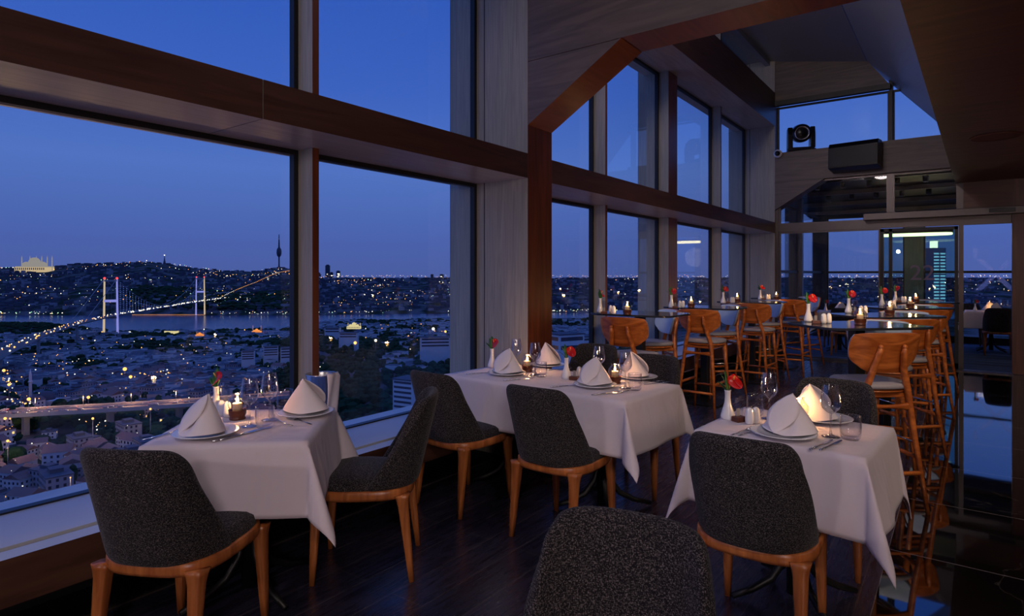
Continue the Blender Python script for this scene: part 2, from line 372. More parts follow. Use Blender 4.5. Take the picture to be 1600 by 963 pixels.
# columns of the window wall: reveals coloured paler for sky sheen, room face brown
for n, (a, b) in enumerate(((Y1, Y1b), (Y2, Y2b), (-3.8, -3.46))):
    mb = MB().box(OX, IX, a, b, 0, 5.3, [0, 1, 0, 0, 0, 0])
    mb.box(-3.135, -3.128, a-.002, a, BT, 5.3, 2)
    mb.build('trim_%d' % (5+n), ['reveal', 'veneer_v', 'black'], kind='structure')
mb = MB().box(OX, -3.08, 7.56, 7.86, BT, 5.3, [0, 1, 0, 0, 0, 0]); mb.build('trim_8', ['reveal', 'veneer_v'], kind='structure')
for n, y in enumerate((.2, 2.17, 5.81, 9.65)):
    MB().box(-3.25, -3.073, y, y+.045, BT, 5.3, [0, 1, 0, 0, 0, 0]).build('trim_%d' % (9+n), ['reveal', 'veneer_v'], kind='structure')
# lower and upper beams
k = 13
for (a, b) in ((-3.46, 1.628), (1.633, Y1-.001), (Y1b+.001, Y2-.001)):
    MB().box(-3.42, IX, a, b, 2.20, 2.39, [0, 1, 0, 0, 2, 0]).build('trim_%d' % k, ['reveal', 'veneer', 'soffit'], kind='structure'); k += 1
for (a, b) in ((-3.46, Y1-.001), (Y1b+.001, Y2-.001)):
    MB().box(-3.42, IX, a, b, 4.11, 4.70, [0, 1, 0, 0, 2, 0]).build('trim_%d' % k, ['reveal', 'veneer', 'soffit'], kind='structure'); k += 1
# window panes with black gaskets
wn = 1
def window(axis, c, a0, a1, z0, z1, glass='glass', fr='black', fw=.03, fd=.045, fb=.03):
    global wn
    o = bpy.data.objects.new('window_%d' % wn, None); COL.objects.link(o); S(o); wn += 1
    g = MB(); f = MB()
    def bx(m, p0, p1, q0, q1, d):
        if axis == 'x': m.box(c-d/2, c+d/2, p0, p1, q0, q1)
        else: m.box(p0, p1, c-d/2, c+d/2, q0, q1)
    # single-surface pane with real thickness handled as a thin box
    bx(g, a0+fw*.5, a1-fw*.5, z0+fw*.5, z1-fw*.5, .008)
    bx(f, a0, a0+fw, z0, z1, fd); bx(f, a1-fw, a1, z0, z1, fd); bx(f, a0+fw, a1-fw, z0, z0+fb, fd); bx(f, a0+fw, a1-fw, z1-fw, z1, fd)
    g.build('pane', glass, o); f.build('window_frame', fr, o)
    return o
bays = [(-3.46, .2), (.245, 2.17), (2.215, Y1), (Y1b, 5.81), (5.855, 7.56), (7.86, 9.65), (9.695, Y2)]
for (a, b) in bays:
    window('x', GX, a, b, BT, 2.20, fb=.008); window('x', GX, a, b, 2.39, 4.11); window('x', GX, a, b, 4.70, 5.3)
# portal frames
def portal(y0, y1, n, side):
    x1 = 3.9
    MB().prism([(IX, 2.61), (-1.91, 3.097), (IX, 3.097)], 'y', y0, y1, 0, [1, 0, 1]).build('trim_%d' % n, ['veneer_x', side], kind='structure')
    MB().prism([(IX, 3.101), (-1.91, 3.101), (x1, 3.101), (x1, 3.62), (IX, 3.62)], 'y', y0, y1, 0, [1, 1, 1, 0, 0]).build('trim_%d' % (n+1), ['veneer_x', side], kind='structure')
portal(Y1+.003, Y1b, 20, 'soffit_red'); portal(Y2+.003, Y2b, 22, 'veneer')
# brown low ceiling (its edge runs beside the camera)
MB().prism([(-.30, -4), (4, -4), (4, Y2+.1), (-.10, Y2+.1), (-.26, 3.67)], 'z', 2.854, 2.97).build('ceiling', 'ceil', kind='structure')
# faceted grey roof lining
MB().prism([(-1.27, 4.97), (.45, 2.98), (.52, 2.98), (-1.25, 5.05)], 'y', -4, Y2b).build('ceiling', 'facet', kind='structure')
MB().prism([(-1.28, 4.97), (-2.80, 5.28), (-2.80, 5.36), (-1.27, 5.05)], 'y', -4, Y2b).build('ceiling', 'facet', kind='structure')
MB().box(-3.7, -2.79, -4, Y2b, 5.3, 5.38).build('ceiling', 'reveal', kind='structure')
MB().box(-2.86, -2.78, -4, Y2b-.02, 5.20, 5.29).build('trim_24', 'facet', kind='structure')
# clerestory in the far wall above the portal
MB().prism([(IX, 4.55), (-.97, 4.55), (-1.27, 4.97), (-2.7, 5.27)], 'y', Y2+.02, Y2+.12).build('wall_far', 'veneer_x', kind='structure')
MB().box(IX, -.95, Y2, Y2+.1, 4.46, 4.55).build('trim_25', 'black', kind='structure')
window('y', Y2+.2, IX, -.97, 3.62, 4.47, fw=.03); window('y', Y2+.2, -.93, .3, 3.62, 4.47, fw=.03)
MB().box(-.975, -.925, Y2+.1, Y2+.28, 3.62, 4.9).build('trim_26', 'black', kind='structure')
# far glazed partition with the sliding door
DY = Y2+.10
MB().box(IX, .6, DY-.04, DY+.04, 2.216, 2.34).build('trim_27', 'alu', kind='structure')
MB().box(IX, IX+.05, DY-.05, DY+.05, 0, 3.1).build('trim_28', 'alu', kind='structure')
window('y', DY, IX+.05, -1.09, .0, 2.216, fr='alu')
window('y', DY, IX+.05, -.975, 2.34, 3.10, fr='alu'); window('y', DY, -.925, -.06, 2.34, 3.10, fr='alu')
MB().box(-.975, -.925, DY-.04, DY+.04, 2.34, 3.10).build('trim_29', 'alu', kind='structure')
MB().box(-.06, .0, DY-.06, DY+.06, 0, 2.86).build('trim_30', 'alu', kind='structure')
MB().box(0, .57, Y2, Y2+.12, 2.34, 2.86).build('wall_far', 'ceil', kind='structure')
MB().box(.57, 4, Y2, Y2+.12, 0, 2.86).build('wall_far', 'veneer_v', kind='structure')
MB().box(0, 4, Y2+.12, Y2+.2, 2.86, 3.7).build('wall_far', 'ceil', kind='structure')
d = bpy.data.objects.new('door_1', None); COL.objects.link(d); S(d)
mb = MB()
for x0, x1 in ((-1.09, -1.04), (-.97, -.92), (-.11, -.065)): mb.box(x0, x1, DY-.09, DY-.05, .02, 2.2)
mb.box(-1.09, -.065, DY-.09, DY-.05, 2.15, 2.2).box(-1.09, -.065, DY-.09, DY-.05, .02, .1)
mb.build('door_frame', 'black', d)
MB().box(-1.05, -.09, DY-.074, DY-.066, .06, 2.17).build('pane', 'doorglass', d)
def text_mesh(name, body, size, mat, parent, loc, rot, ext=.002, squash=1.0):
    cu = bpy.data.curves.new(name, 'FONT'); cu.body = body; cu.size = size; cu.extrude = ext; cu.align_x = 'CENTER'; cu.align_y = 'CENTER'
    tmp = bpy.data.objects.new(name, cu); COL.objects.link(tmp)
    dg = bpy.context.evaluated_depsgraph_get(); dg.update()
    me = bpy.data.meshes.new_from_object(tmp.evaluated_get(dg)); bpy.data.objects.remove(tmp)
    me.materials.clear(); me.materials.append(M[mat])
    o = bpy.data.objects.new(name, me); COL.objects.link(o); o.parent = parent; o.location = loc; o.rotation_euler = rot; o.scale = (1, squash, 1)
    return o
text_mesh('number_sign', '22', .34, 'decal', d, (-.52, DY-.09, 1.475), (PI/2, 0, 0), .002)
# sliding-door operator
d = thing('door_operator', 'long grey sliding door operator box above the glass door', 'door operator', (0, 0, 0))
MB().box(-1.31, 1.9, Y2-.16, Y2-.003, 2.34, 2.446).build('housing', 'alu', d, bevel=.006)
MB().box(.30, .60, Y2-.185, Y2-.16, 2.365, 2.425).build('sensor', 'blackgloss', d, bevel=.004)
# right and back walls, dark veneer
MB().box(4, 4.1, -4, 16.2, 0, 5.4).build('wall_right', 'ceil', kind='structure')
MB().box(-3.6, 4.1, -4.1, -4, 0, 5.4).build('wall_back', 'ceil', kind='structure')
# ---------------------------------------------------------------- terrace room beyond the door
TX, TY = -2.75, 16.05
window('x', TX, Y2b, 13.4, .12, 2.80, fr='alu'); window('x', TX, 13.5, TY, .12, 2.80, fr='alu')
MB().box(-2.95, -2.62, 13.38, 13.5, 0, 3.0).build('trim_31', 'alu', kind='structure')
MB().box(-2.9, -2.60, TY-.08, TY+.12, 0, 3.0).build('trim_32', 'black', kind='structure')
window('y', TY, -2.6, -1.05, .12, 2.80); window('y', TY, -.70, 1.0, .12, 2.80); window('y', TY, 1.0, 2.6, .12, 2.80)
MB().box(-1.05, -.70, TY-.1, TY+.25, 0, 2.9).build('trim_33', 'reveal', kind='structure')
MB().box(1.02, 4, TY-.3, TY-.2, 0, 2.9).build('wall_far', 'veneer_v', kind='structure')
MB().box(-2.6, 1.0, TY-.06, TY-.02, 1.49, 1.54).box(TX-.02+.04, TX+.06, Y2b, TY, 1.49, 1.54).build('trim_34', 'black', kind='structure')
MB().box(-3, 4, TY+.02, TY+.1, 0, .12).build('trim_35', 'black', kind='structure')
MB().prism([(Y2b, 3.22), (TY+.2, 2.82), (TY+.2, 2.9), (Y2b, 3.32)], 'x', -3.0, 4).build('ceiling', 'black', kind='structure')
for i, y in enumerate((12.1, 13.2, 14.3, 15.3)):
    z = 3.22-.40*(y-Y2b)/(TY+.2-Y2b)
    MB().box(-2.9, 3.9, y, y+.06, z-.09, z-.01).build('trim_%d' % (36+i), 'alu', kind='structure')
for i, y in enumerate((12.6, 13.7)):
    z = 3.22-.40*(y-Y2b)/(TY+.2-Y2b)
    for j in range(5):
        c = thing('ceiling_spotlight', 'small round dark spotlight under the sloping terrace roof', 'spotlight', (-2.2+.42*j, y, z), 0, 'spotlights under the terrace roof')
        MB().lathe([(.045, 0), (.045, -.09), (.035, -.10)], 12).build('housing', 'black', c)
        MB().lathe([(.034, -.101), (.02, -.09), (.001, -.088)], 12).build('lens', 'steel', c)
MB().prism([(-2.9, 3.0), (4, 3.0), (4, 2.8), (-2.9, 2.8)], 'y', TY-.05, TY+.15).build('trim_41', 'black', kind='structure')
# reflection of a lit sign, drawn as pale letters on the terrace window
t0 = Vector((.27, TY-.03, 0))
text_mesh('window_letter', 'X', .95, 'decal2', bpy.data.objects['window_%d' % (wn-2)], (.53, TY-.05, 1.42), (PI/2, 0, 0), .001)
text_mesh('window_letter', "'", .95, 'decal2', bpy.data.objects['window_%d' % (wn-2)], (.20, TY-.05, 1.62), (PI/2, 0, 0), .001)
# ================================================================= dining chairs
def spt(a, hx, hy, n=3.2):
    c, s = math.cos(a), math.sin(a)
    return hx*math.copysign(abs(c)**(2/n), c), hy*math.copysign(abs(s)**(2/n), s)
def chair_parts(root):
    HX, HY = .208, .225
    # seat cushion
    def seat(u, v):
        a = u*2*PI
        prof = [(.55, .405), (.97, .405), (1.0, .425), (1.0, .455), (.97, .475), (.86, .487), (.6, .493), (.3, .496), (.001, .497)]
        f, z = prof[min(8, int(round(v*8)))]
        x, y = spt(a, HX*f, HY*f)
        x *= 1.0+.05*(y/HY) if y > 0 else 1
        return (x, y+.01, z-.012*max(0, -y/HY))
    MB().grid(seat, 40, 9, wrap=True).build('seat', 'fabric', root)
    # wrapping back shell
    def shell(u, v):
        k = 2*u-1
        dep = .088+.135*(1-v)**.9
        hy = .335; q = 1-dep/hy
        ph = math.acos(max(0, q)**1.45)
        a = R(270)+k*ph
        x, y = spt(a, (HX+.006)*(1+.11*v), hy, 2.9); y += hy-(HY+.006)
        rear = -(HY+.006)
        y = rear+(y-rear)*(1-.12*v)
        y -= .015+.105*v
        ztop = .868-.012*k*k-.060*abs(k)**9
        z = .428+(ztop-.428)*v
        return (x, y+.01, z)
    o = MB().grid(shell, 15, 8).build('backrest', 'fabric', root)
    md = o.modifiers.new('solid', 'SOLIDIFY'); md.thickness = .046; md.offset = -.2
    md = o.modifiers.new('sub', 'SUBSURF'); md.levels = 2; md.render_levels = 2
    # wooden rail
    def rail(u, v):
        a = u*2*PI
        q = [(1.0, .438), (1.03, .438), (1.055, .432), (1.06, .405), (1.04, .392), (.90, .388), (.90, .43), (1.0, .438)]
        f, z = q[int(round(v*7))]
        x, y = spt(a, (HX+.006)*f, (HY+.006)*f)
        return (x, y+.01, z)
    MB().grid(rail, 48, 8, wrap=True).build('seat_rail', 'wood', root)
    for sxx, syy in ((-1, -1), (1, -1), (-1, 1), (1, 1)):
        x0, y0 = sxx*.184, syy*.198+.01
        pts = []; rr = []
        for tt, r in ((0, .036), (.05, .031), (.12, .026), (.35, .022), (.7, .0175), (1, .013)):
            pts.append((x0+sxx*(.010*tt), y0+syy*(.045*tt if syy < 0 else .02*tt), .412-.412*tt)); rr.append(r)
        MB().tube(pts, rr, 10, square=True).build('leg', 'wood', root)
CH = []
def chair(x, y, ang, label, group='tweed dining chairs', z=0):
    # ang: heading the sitter looks to, degrees from +Y counter-clockwise
    if not CH:
        c = thing('dining_chair', label, 'chair', (x, y, z), R(ang), group); chair_parts(c); CH.append(c); return c
    return dup(CH[0], (x, y, z), R(ang), label, group=group)
chair(-2.42, 1.14, 28, 'dark grey tweed dining chair at left, back turned to us, before the corner table')
chair(-2.40, 2.02, 131, 'dark tweed dining chair seen from the side, facing left towards the corner table')
chair(-2.58, 2.96, -4, 'dark tweed dining chair before the window end of the long table')
chair(-1.82, 2.94, 0, 'dark tweed dining chair with wooden legs before the aisle end of the long table')
chair(-2.47, 4.26, 184, 'dark tweed chair behind the long table, beside the column')
chair(-1.80, 3.90, 183, 'dark tweed chair behind the long table at its aisle end')
chair(-.66, 2.57, 1, 'dark tweed dining chair before the right-hand table with the long hanging cloth corner')
chair(-.585, 3.51, 178, 'dark tweed chair behind the right-hand table, below the bar stool')
chair(-.595, 1.055, 191, 'dark tweed chair cut off by the bottom edge, its rounded back nearest to the camera')

# ================================================================= dining tables
CLOTHS = []
def cloth_mesh(hw, hd, top, ov, seed, world, unworld, cb={}):
    """hw,hd half sizes; ov overhang; world: function local->world for clipping on the bench"""
    rnd = random.Random(seed); ph = [rnd.uniform(0, 6.28) for _ in range(8)]
    def axis(h):
        n1, n2 = 16, 22
        l = [-h-ov+ov*i/n1 for i in range(n1)]+[-h+2*h*i/n2 for i in range(n2+1)]+[h+ov*(i+1)/n1 for i in range(n1)]
        return l
    ax, ay = axis(hw), axis(hd)
    vs = []; 
    for x in ax:
        for y in ay:
            a = max(0, abs(x)-hw); b = max(0, abs(y)-hd)
            sxx = math.copysign(1, x); syy = math.copysign(1, y)
            if a == 0 and b == 0:
                e = min(hw-abs(x), hd-abs(y)); vs.append((x, y, top-(.0016 if e < .004 else 0))); continue
            r = math.hypot(a, b)
            if a > 0 and b > 0:
                th = math.atan2(b, a); k = math.sin(2*th)
                out = r*(.10+cb.get((int(sxx), int(syy)), .34)*k**1.5)
                if r > .40: out += 0
                ox = out*math.cos(th*.9+.07); oy = out*math.sin(th*.9+.07)
                dz = math.sqrt(max(0, r*r-out*out))*1.0
                px, py = sxx*(hw+.006+ox), syy*(hd+.006+oy)
            elif a > 0:
                wv = .5+.5*math.sin(y*7.5+ph[0 if sxx > 0 else 1])*math.cos(y*3+ph[2])
                edge = min(1, (hd-abs(y))/.25)
                out = a*(.10*(1-edge)+(.04+.19*wv)*edge)
                px, py = sxx*(hw+.006+out), y; dz = math.sqrt(max(0, a*a-out*out))
            else:
                wv = .5+.5*math.sin(x*6.5+ph[3 if syy > 0 else 4])*math.cos(x*2.5+ph[5])
                edge = min(1, (hw-abs(x))/.25)
                out = b*(.10*(1-edge)+(.03+.17*wv)*edge)
                px, py = x, syy*(hd+.006+out); dz = math.sqrt(max(0, b*b-out*out))
            z = top-.004-dz*1.0
            w = world(px, py)
            if w.x < IX+.02 and z < BT+.006:
                if w.x > IX-.12 or abs(w.x-IX) < .2 and z < BT-.12: # hangs down in front of the bench
                    q = unworld(IX+.022, w.y); px, py = q.x, q.y
                else: z = BT+.006                   # the hem rests on the bench
            vs.append((px, py, z))
    # sharpen start of the drop
    m = len(ay); mb = MB()
    fs = [(i*m+j, (i+1)*m+j, (i+1)*m+j+1, i*m+j+1) for i in range(len(ax)-1) for j in range(m-1)]
    return mb.add(vs, fs, 0, True)
def cross_base(root, top, foot=.31, name='leg'):
    MB().lathe([(.034, .02), (.034, top-.03)], 14).build('column', 'black', root)
    for k in range(4):
        a = PI/4+k*PI/2; c, s = math.cos(a), math.sin(a)
        pts = [(c*.02, s*.02, .30), (c*.05, s*.05, .17), (c*.11, s*.11, .09), (c*.2, s*.2, .045), (c*foot, s*foot, .018)]
        MB().tube(pts, [.018, .018, .018, .016, .013], 8).build(name, 'black', root)
    MB().rbox((0, 0, top-.02), (.34, .34, .012), 0).build('top_plate', 'black', root)
def dining_table(x, y, ang, w, d, label, clabel, seed, ov=.31, cb={}, bases=((0, 0),), z=0, simple=False):
    t = thing('dining_table', label, 'table', (x, y, z), R(ang), 'dining tables')
    MB().box(-w/2+.006, w/2-.006, -d/2+.006, d/2-.006, .73, .752).build('tabletop', 'walnut', t, bevel=.004)
    for bx, by in bases:
        b = bpy.data.objects.new('pedestal', None); COL.objects.link(b); b.parent = t; b.location = (bx, by, 0)
        cross_base(b, .75, min(.31, d/2-.02))
    rot = Matrix.Rotation(R(ang), 3, 'Z')
    c = cloth_mesh(w/2, d/2, .76, ov, seed, lambda a, b: Vector((x, y, 0))+rot @ Vector((a, b, 0)), lambda a, b: rot.transposed() @ Vector((a-x, b-y, 0)), cb)
    o = c.build('tablecloth', 'cloth', None, (x, y, z), R(ang))
    md = o.modifiers.new('solid', 'SOLIDIFY'); md.thickness = .0025; md.offset = -1
    tag(o, clabel, 'tablecloth', 'white tablecloths')
    return t
dining_table(-2.645, 1.53, 43, .655, .65, 'square cross-footed dining table in the left corner by the window', 'white tablecloth over the small corner table at left', 3, .30, {(-1, -1): .02, (-1, 1): .1})
dining_table(-2.17, 3.41, -4, 1.43, .68, 'long dining table of two pushed-together tops beside the column', 'white tablecloth over the long table beside the column', 5, .30, {(1, 1): .18, (1, -1): .42}, ((-.36, 0), (.36, 0)))
dining_table(-.61, 2.955, -4, .67, .62, 'square dining table at right beside the black glossy floor', 'white tablecloth with a long corner hanging over the right-hand table', 9, .305, {(1, -1): .26, (1, 1): .08, (-1, -1): .2})
# ---- terrace room tables
dining_table(.42, 14.75, 0, .8, .8, 'dining table in the far room seen through the open doorway', 'white tablecloth in the far room behind the dark chair', 11)
dining_table(-1.9, 13.05, 10, .75, .75, 'dining table in the far room behind the window-side bar stools', 'white tablecloth in the far room seen under the bar tables', 12)
dining_table(-.75, 13.5, 0, .8, .75, 'dining table in the far room behind the sliding glass door', 'white tablecloth in the far room seen through the sliding door', 13)
chair(.50, 14.08, 0, 'dark dining chair in the far room, back to us in the doorway')
chair(.1, 15.35, 185, 'dark chair in the far room behind the doorway table')
chair(-1.72, 12.45, 0, 'dark dining chair in the far room behind the middle high tables')
chair(-2.05, 13.75, 180, 'dark chair in the far room facing us, near the corner window')
chair(-.75, 12.9, 5, 'dark chair in the far room just behind the sliding glass door')
chair(-.7, 14.2, 180, 'dark chair in the far room facing us behind the glass door')

# ================================================================= bar stools and high tables
def stool_parts(root):
    # seat with pad
    def disc(z0, z1, hx, hy, rim=.012):
        q = [(.001, z0), (.9, z0), (1, z0+rim*.5), (1, z1-rim), (.96, z1), (.5, z1+.004), (.001, z1+.005)]
        def fn(u, v):
            f, z = q[int(round(v*6))]; x, y = spt(u*2*PI, hx*f, hy*f, 2.6); return (x, y+.0, z)
        return fn
    MB().grid(disc(.722, .742, .20, .195), 36, 7, wrap=True).build('seat', 'stoolwood', root)
    MB().grid(disc(.743, .778, .205, .205), 36, 7, wrap=True).build('seat_pad', 'pad', root)
    def back(off, zs, ws, z0=.972):
        def fn(u, v):
            k = 2*u-1; m = 2*v-1
            # rounded-trapezoid outline wider at the top
            hx = ws*(.228-.016*(1-m)*.5)
            zz = .125*zs
            sq = 1-.10*abs(m)**4-.05*max(0, -m)**2*2
            x = hx*k*sq*(1-.0)
            z = z0+zz*m*(1-.22*abs(k)**4*(1.7 if m < 0 else .45))
            y = -.215-.035*(z-z0)/.12+.075*(x/.228)**2+off
            return (x, y, z)
        return fn
    o = MB().grid(back(0, 1, 1), 17, 11).build('backrest', 'stoolwood', root)
    md = o.modifiers.new('solid', 'SOLIDIFY'); md.thickness = .016; md.offset = 0
    md = o.modifiers.new('bev', 'BEVEL'); md.width = .006; md.segments = 2; md.limit_method = 'ANGLE'; md.angle_limit = R(50)
    o = MB().grid(back(.018, .97, .975), 17, 11).build('back_pad', 'backpad', root)
    md = o.modifiers.new('solid', 'SOLIDIFY'); md.thickness = .02; md.offset = 0
    md = o.modifiers.new('bev', 'BEVEL'); md.width = .008; md.segments = 2; md.limit_method = 'ANGLE'; md.angle_limit = R(50)
    for s in (-1, 1):
        pts = [(s*.075, -.242, 1.01), (s*.078, -.232, .97), (s*.10, -.20, .86), (s*.135, -.185, .74), (s*.165, -.205, .45), (s*.205, -.265, 0)]
        MB().tube(pts, [(.013, .015), (.019, .021), (.021, .021), (.021, .021), (.018, .018), (.012, .012)], 10).ball((s*.075, -.243, 1.012), .0155).build('leg', 'stoolwood', root)
        pts = [(s*.150, .135, .725), (s*.165, .155, .5), (s*.20, .20, 0)]
        MB().tube(pts, [.021, .018, .012], 10).build('leg', 'stoolwood', root)
        # side stretchers
        MB().tube([(s*.178, -.22, .33), (s*.178, .172, .33)], [(.011, .014)]*2, 8).build('stretcher', 'stoolwood', root)
        MB().tube([(s*.172, -.205, .42), (s*.172, .165, .42)], .006, 6).build('foot_rail', 'steel', root)
    q = []
    mb = MB()
    def yoke(u, v):
        x = (u*2-1)*.155; a = 2*PI*v
        return (x, -.195+.012*math.cos(a), .64+(.012+.018*abs(u*2-1)**2)*math.sin(a))
    mb.grid(yoke, 11, 9); mb.build('yoke', 'stoolwood', root)
    MB().tube([(-.185, -.235, .24), (.185, -.235, .24)], [(.011, .014)]*2, 8).build('stretcher', 'stoolwood', root)
    MB().tube([(-.178, .17, .26), (.178, .17, .26)], [(.011, .014)]*2, 8).build('stretcher', 'stoolwood', root)
    MB().box(-.15, .15, -.17, .13, .69, .722).build('seat_frame', 'stoolwood', root, bevel=.008)
ST = []
def stool(x, y, ang, label, group='wooden bar stools'):
    if not ST:
        c = thing('bar_stool', label, 'bar stool', (x, y, 0), R(ang), group); stool_parts(c); ST.append(c); return c
    return dup(ST[0], (x, y, 0), R(ang), label, group=group)
BH = 1.09
BTB = []
def bar_table(x, y, ang, w, d, label):
    if BTB:
        t = dup(BTB[0], (x, y, 0), R(ang), label, group='dark high tables'); return t
    t = thing('bar_table', label, 'high table', (x, y, 0), R(ang), 'dark high tables'); BTB.append(t)
    MB().prism([spt(k*2*PI/40, w/2, d/2, 7) for k in range(40)], 'z', BH-.018, BH).build('tabletop', 'tabletop', t, bevel=.003)
    MB().box(-.04, .04, -.04, .04, .02, BH-.018).build('pedestal', 'black', t, bevel=.004)
    MB().box(-.12, .12, -.12, .12, BH-.03, BH-.018).build('top_plate', 'black', t)
    MB().box(-.21, .21, -.21, .21, 0, .02).build('base_plate', 'black', t, bevel=.004)
    return t
ORD = ['nearest', 'second nearest', 'third', 'farthest']
WT = [(-2.47, 5.37, 0), (-2.36, 6.86, 0), (-2.32, 8.62, 0), (-2.30, 10.2, 0)]
WD = ['high bar table by the window right behind the column', 'high bar table by the window between its first and third neighbours', 'high bar table by the window, third one along', 'high bar table by the far window pier, last of the window row']
for i, (x, y, a) in enumerate(WT): bar_table(x, y, a, .82, .62, 'dark '+WD[i])
MT = [(-.63, 5.08, 45), (-.58, 6.45, 45), (-.54, 8.15, 45), (-.5, 9.85, 45)]
MD = ['dark high table of the middle row, nearest, in front of its neighbours', 'dark high table of the middle row, second from the front', 'dark high table of the middle row, third from the front', 'dark high table of the middle row, farthest, by the glass door']
for i, (x, y, a) in enumerate(MT): bar_table(x, y, a, .62, .62, MD[i])
WS = [(-2.30, 4.86, -3), (-2.56, 5.84, 136), (-2.20, 6.40, -3), (-2.36, 7.28, 136), (-2.11, 8.08, -4), (-2.28, 9.04, 138), (-2.00, 9.62, -4), (-2.12, 10.75, 150)]
WL = ['wooden-backed bar stool at the nearest window table, above the long dining table', 'bar stool with blue-grey back pad facing us at the nearest window table',
      'wooden-backed bar stool at the second window table', 'bar stool with blue-grey pad facing us at the second window table',
      'wooden-backed bar stool at the third window table', 'bar stool facing us on the far side of the third window table',
      'wooden-backed bar stool at the farthest window table', 'bar stool facing us at the farthest window table, by the pier']
for (x, y, a), l in zip(WS, WL): stool(x, y, a, l)
MS = [(-.50, 4.53, 40), (-.51, 5.40, 190), (-.44, 5.99, 42), (-.45, 6.95, 188), (-.40, 7.62, 40), (-.42, 8.60, 188), (-.38, 9.30, 40), (-.40, 10.4, 188)]
ML = ['large wooden bar stool in front of the nearest middle-row high table', 'bar stool with a grey pad facing us behind the nearest middle-row table',
      'wooden bar stool just behind the nearest large one in the middle row', 'bar stool facing us behind the second middle-row table',
      'wooden bar stool at the third middle-row high table', 'bar stool facing us behind the third middle-row table',
      'wooden bar stool at the farthest middle-row table, by the door post', 'bar stool facing us behind the farthest middle-row table']
for (x, y, a), l in zip(MS, ML): stool(x, y, a, l)

# ================================================================= things on the tables
PR = {}
def place(kind, loc, rz, label, group):
    cat = {'plate': 'plate', 'folded_napkin': 'napkin', 'wine_glass': 'glass', 'water_tumbler': 'glass', 'fork': 'fork', 'knife': 'knife', 'spoon': 'spoon',
           'candle_holder': 'candle', 'flower_vase': 'vase', 'salt_shaker': 'shaker', 'menu_stand': 'menu stand'}[kind]
    if kind in PR: return dup(PR[kind], loc, rz, label, group=group)
    t = thing(kind, label, cat, loc, rz, group); PR[kind] = t
    BUILD[kind](t); return t
def b_plate(t):
    MB().lathe([(.001, .004), (.075, .004), (.09, .008), (.130, .018), (.133, .021), (.129, .022), (.09, .013), (.075, .009), (.001, .009)], 40, cap=False).build('dish', 'porcelain', t)
def b_napkin(t):
    # square napkin folded to a standing half cone with one open pleat towards the guest
    H = .165
    def fn(u, v):
        a = u*2*PI-PI/2
        rx, ry = .112, .080
        x, y = rx*math.cos(a), ry*math.sin(a)
        d = abs(((a+PI/2+PI) % (2*PI))-PI)      # angle from the front seam
        crease = .030*math.exp(-(d/.30)**2)
        y += -.016*math.exp(-(d/.75)**2)
        lift = .018*(1-math.cos(2*a))*.5*0+.012*abs(math.cos(a))
        bul = 1+.07*math.sin(PI*v)
        k = (1-v)
        px = x*k*bul; py = y*k*bul
        if d < .8: py += crease*math.sin(PI*min(1, v*1.1))*1.4
        z = lift*k**2+H*v
        return (px+.008*v, py+.02*v, z)
    o = MB().grid(fn, 49, 12, wrap=True).build('cloth_body', 'napkin', t)
    def pleat(u, v):
        # rounded leaf-shaped front fold
        w = math.sin(PI*v)**.8*.062
        x = -.045+.052*v+(u-.5)*2*w; y = -.082+.100*v-.014*(1-(2*u-1)**2)*math.sin(PI*v)
        return (x, y-.004, .003+.160*v)
    o = MB().grid(pleat, 9, 13).build('pleat', 'napkin', t)
    md = o.modifiers.new('solid', 'SOLIDIFY'); md.thickness = .0035
def b_wine(t):
    prof = [(.001, .001), (.036, .001), (.037, .003), (.02, .006), (.006, .012), (.0042, .03), (.004, .09), (.006, .098), (.018, .106), (.034, .122), (.0405, .140), (.039, .165), (.034, .20), (.0305, .222)]
    MB().lathe(prof, 28, cap=False).build('glass_body', 'crystal', t)
def b_tumbler(t):
    t.scale = (1.1, 1.1, 1.15)
    prof = [(.001, .0), (.028, .0), (.034, .008), (.0375, .03), (.038, .05), (.036, .085), (.0355, .087), (.0345, .085), (.036, .05), (.035, .025), (.028, .014), (.001, .013)]
    MB().lathe(prof, 28, cap=False).build('glass_body', 'tumbler', t)
def b_fork(t):
    mb = MB(); mb.tube([(0, -.10, .003), (0, -.04, .004), (0, .03, .006)], [(.005, .0016), (.0038, .0016), (.0030, .0016)], 8)
    mb.build('handle', 'steel', t)
    mb = MB(); mb.grid(lambda u, v: ((u-.5)*(.008+.014*min(1, v*2)), .028+.022*v, .006-.003*math.sin(PI*v)), 5, 5)
    for k in range(4):
        x = -.0095+.00633*k; mb.tube([(x, .048, .006), (x, .07, .004), (x*.95, .092, .008)], [(.0016, .0008)]*3, 6)
    mb.build('tines', 'steel', t)
def b_knife(t):
    MB().tube([(0, -.11, .004), (0, -.05, .004), (0, .01, .004)], [(.0055, .003), (.005, .0028), (.004, .002)], 8).build('handle', 'steel', t)
    MB().prism([(-.005, .01), (.006, .01), (.0085, .05), (.007, .095), (-.001, .112), (-.005, .10)], 'z', .003, .0046).build('blade', 'steel', t)
def b_candle(t):
    MB().lathe([(.001, .0), (.036, .0), (.037, .006), (.033, .010), (.038, .022), (.040, .042), (.042, .046), (.038, .046), (.034, .030), (.001, .026)], 24, cap=False).build('wooden_bowl', 'walnut', t)
    MB().lathe([(.030, .040), (.041, .060), (.044, .074), (.041, .090), (.030, .104), (.024, .112), (.023, .120), (.026, .126)], 24, cap=False).build('glass_chimney', 'chimney', t)
    MB().lathe([(.001, .028), (.021, .028), (.022, .074), (.019, .077), (.001, .075)], 18, cap=False).build('candle_stick', 'wax', t)
    f = MB().lathe([(.0003, .077), (.005, .082), (.0075, .090), (.005, .100), (.0008, .116)], 10, cap=False).build('flame', 'flame', t)
    point('candle_light', (0, 0, .108), 2.2, (1, .50, .20), .010, t)
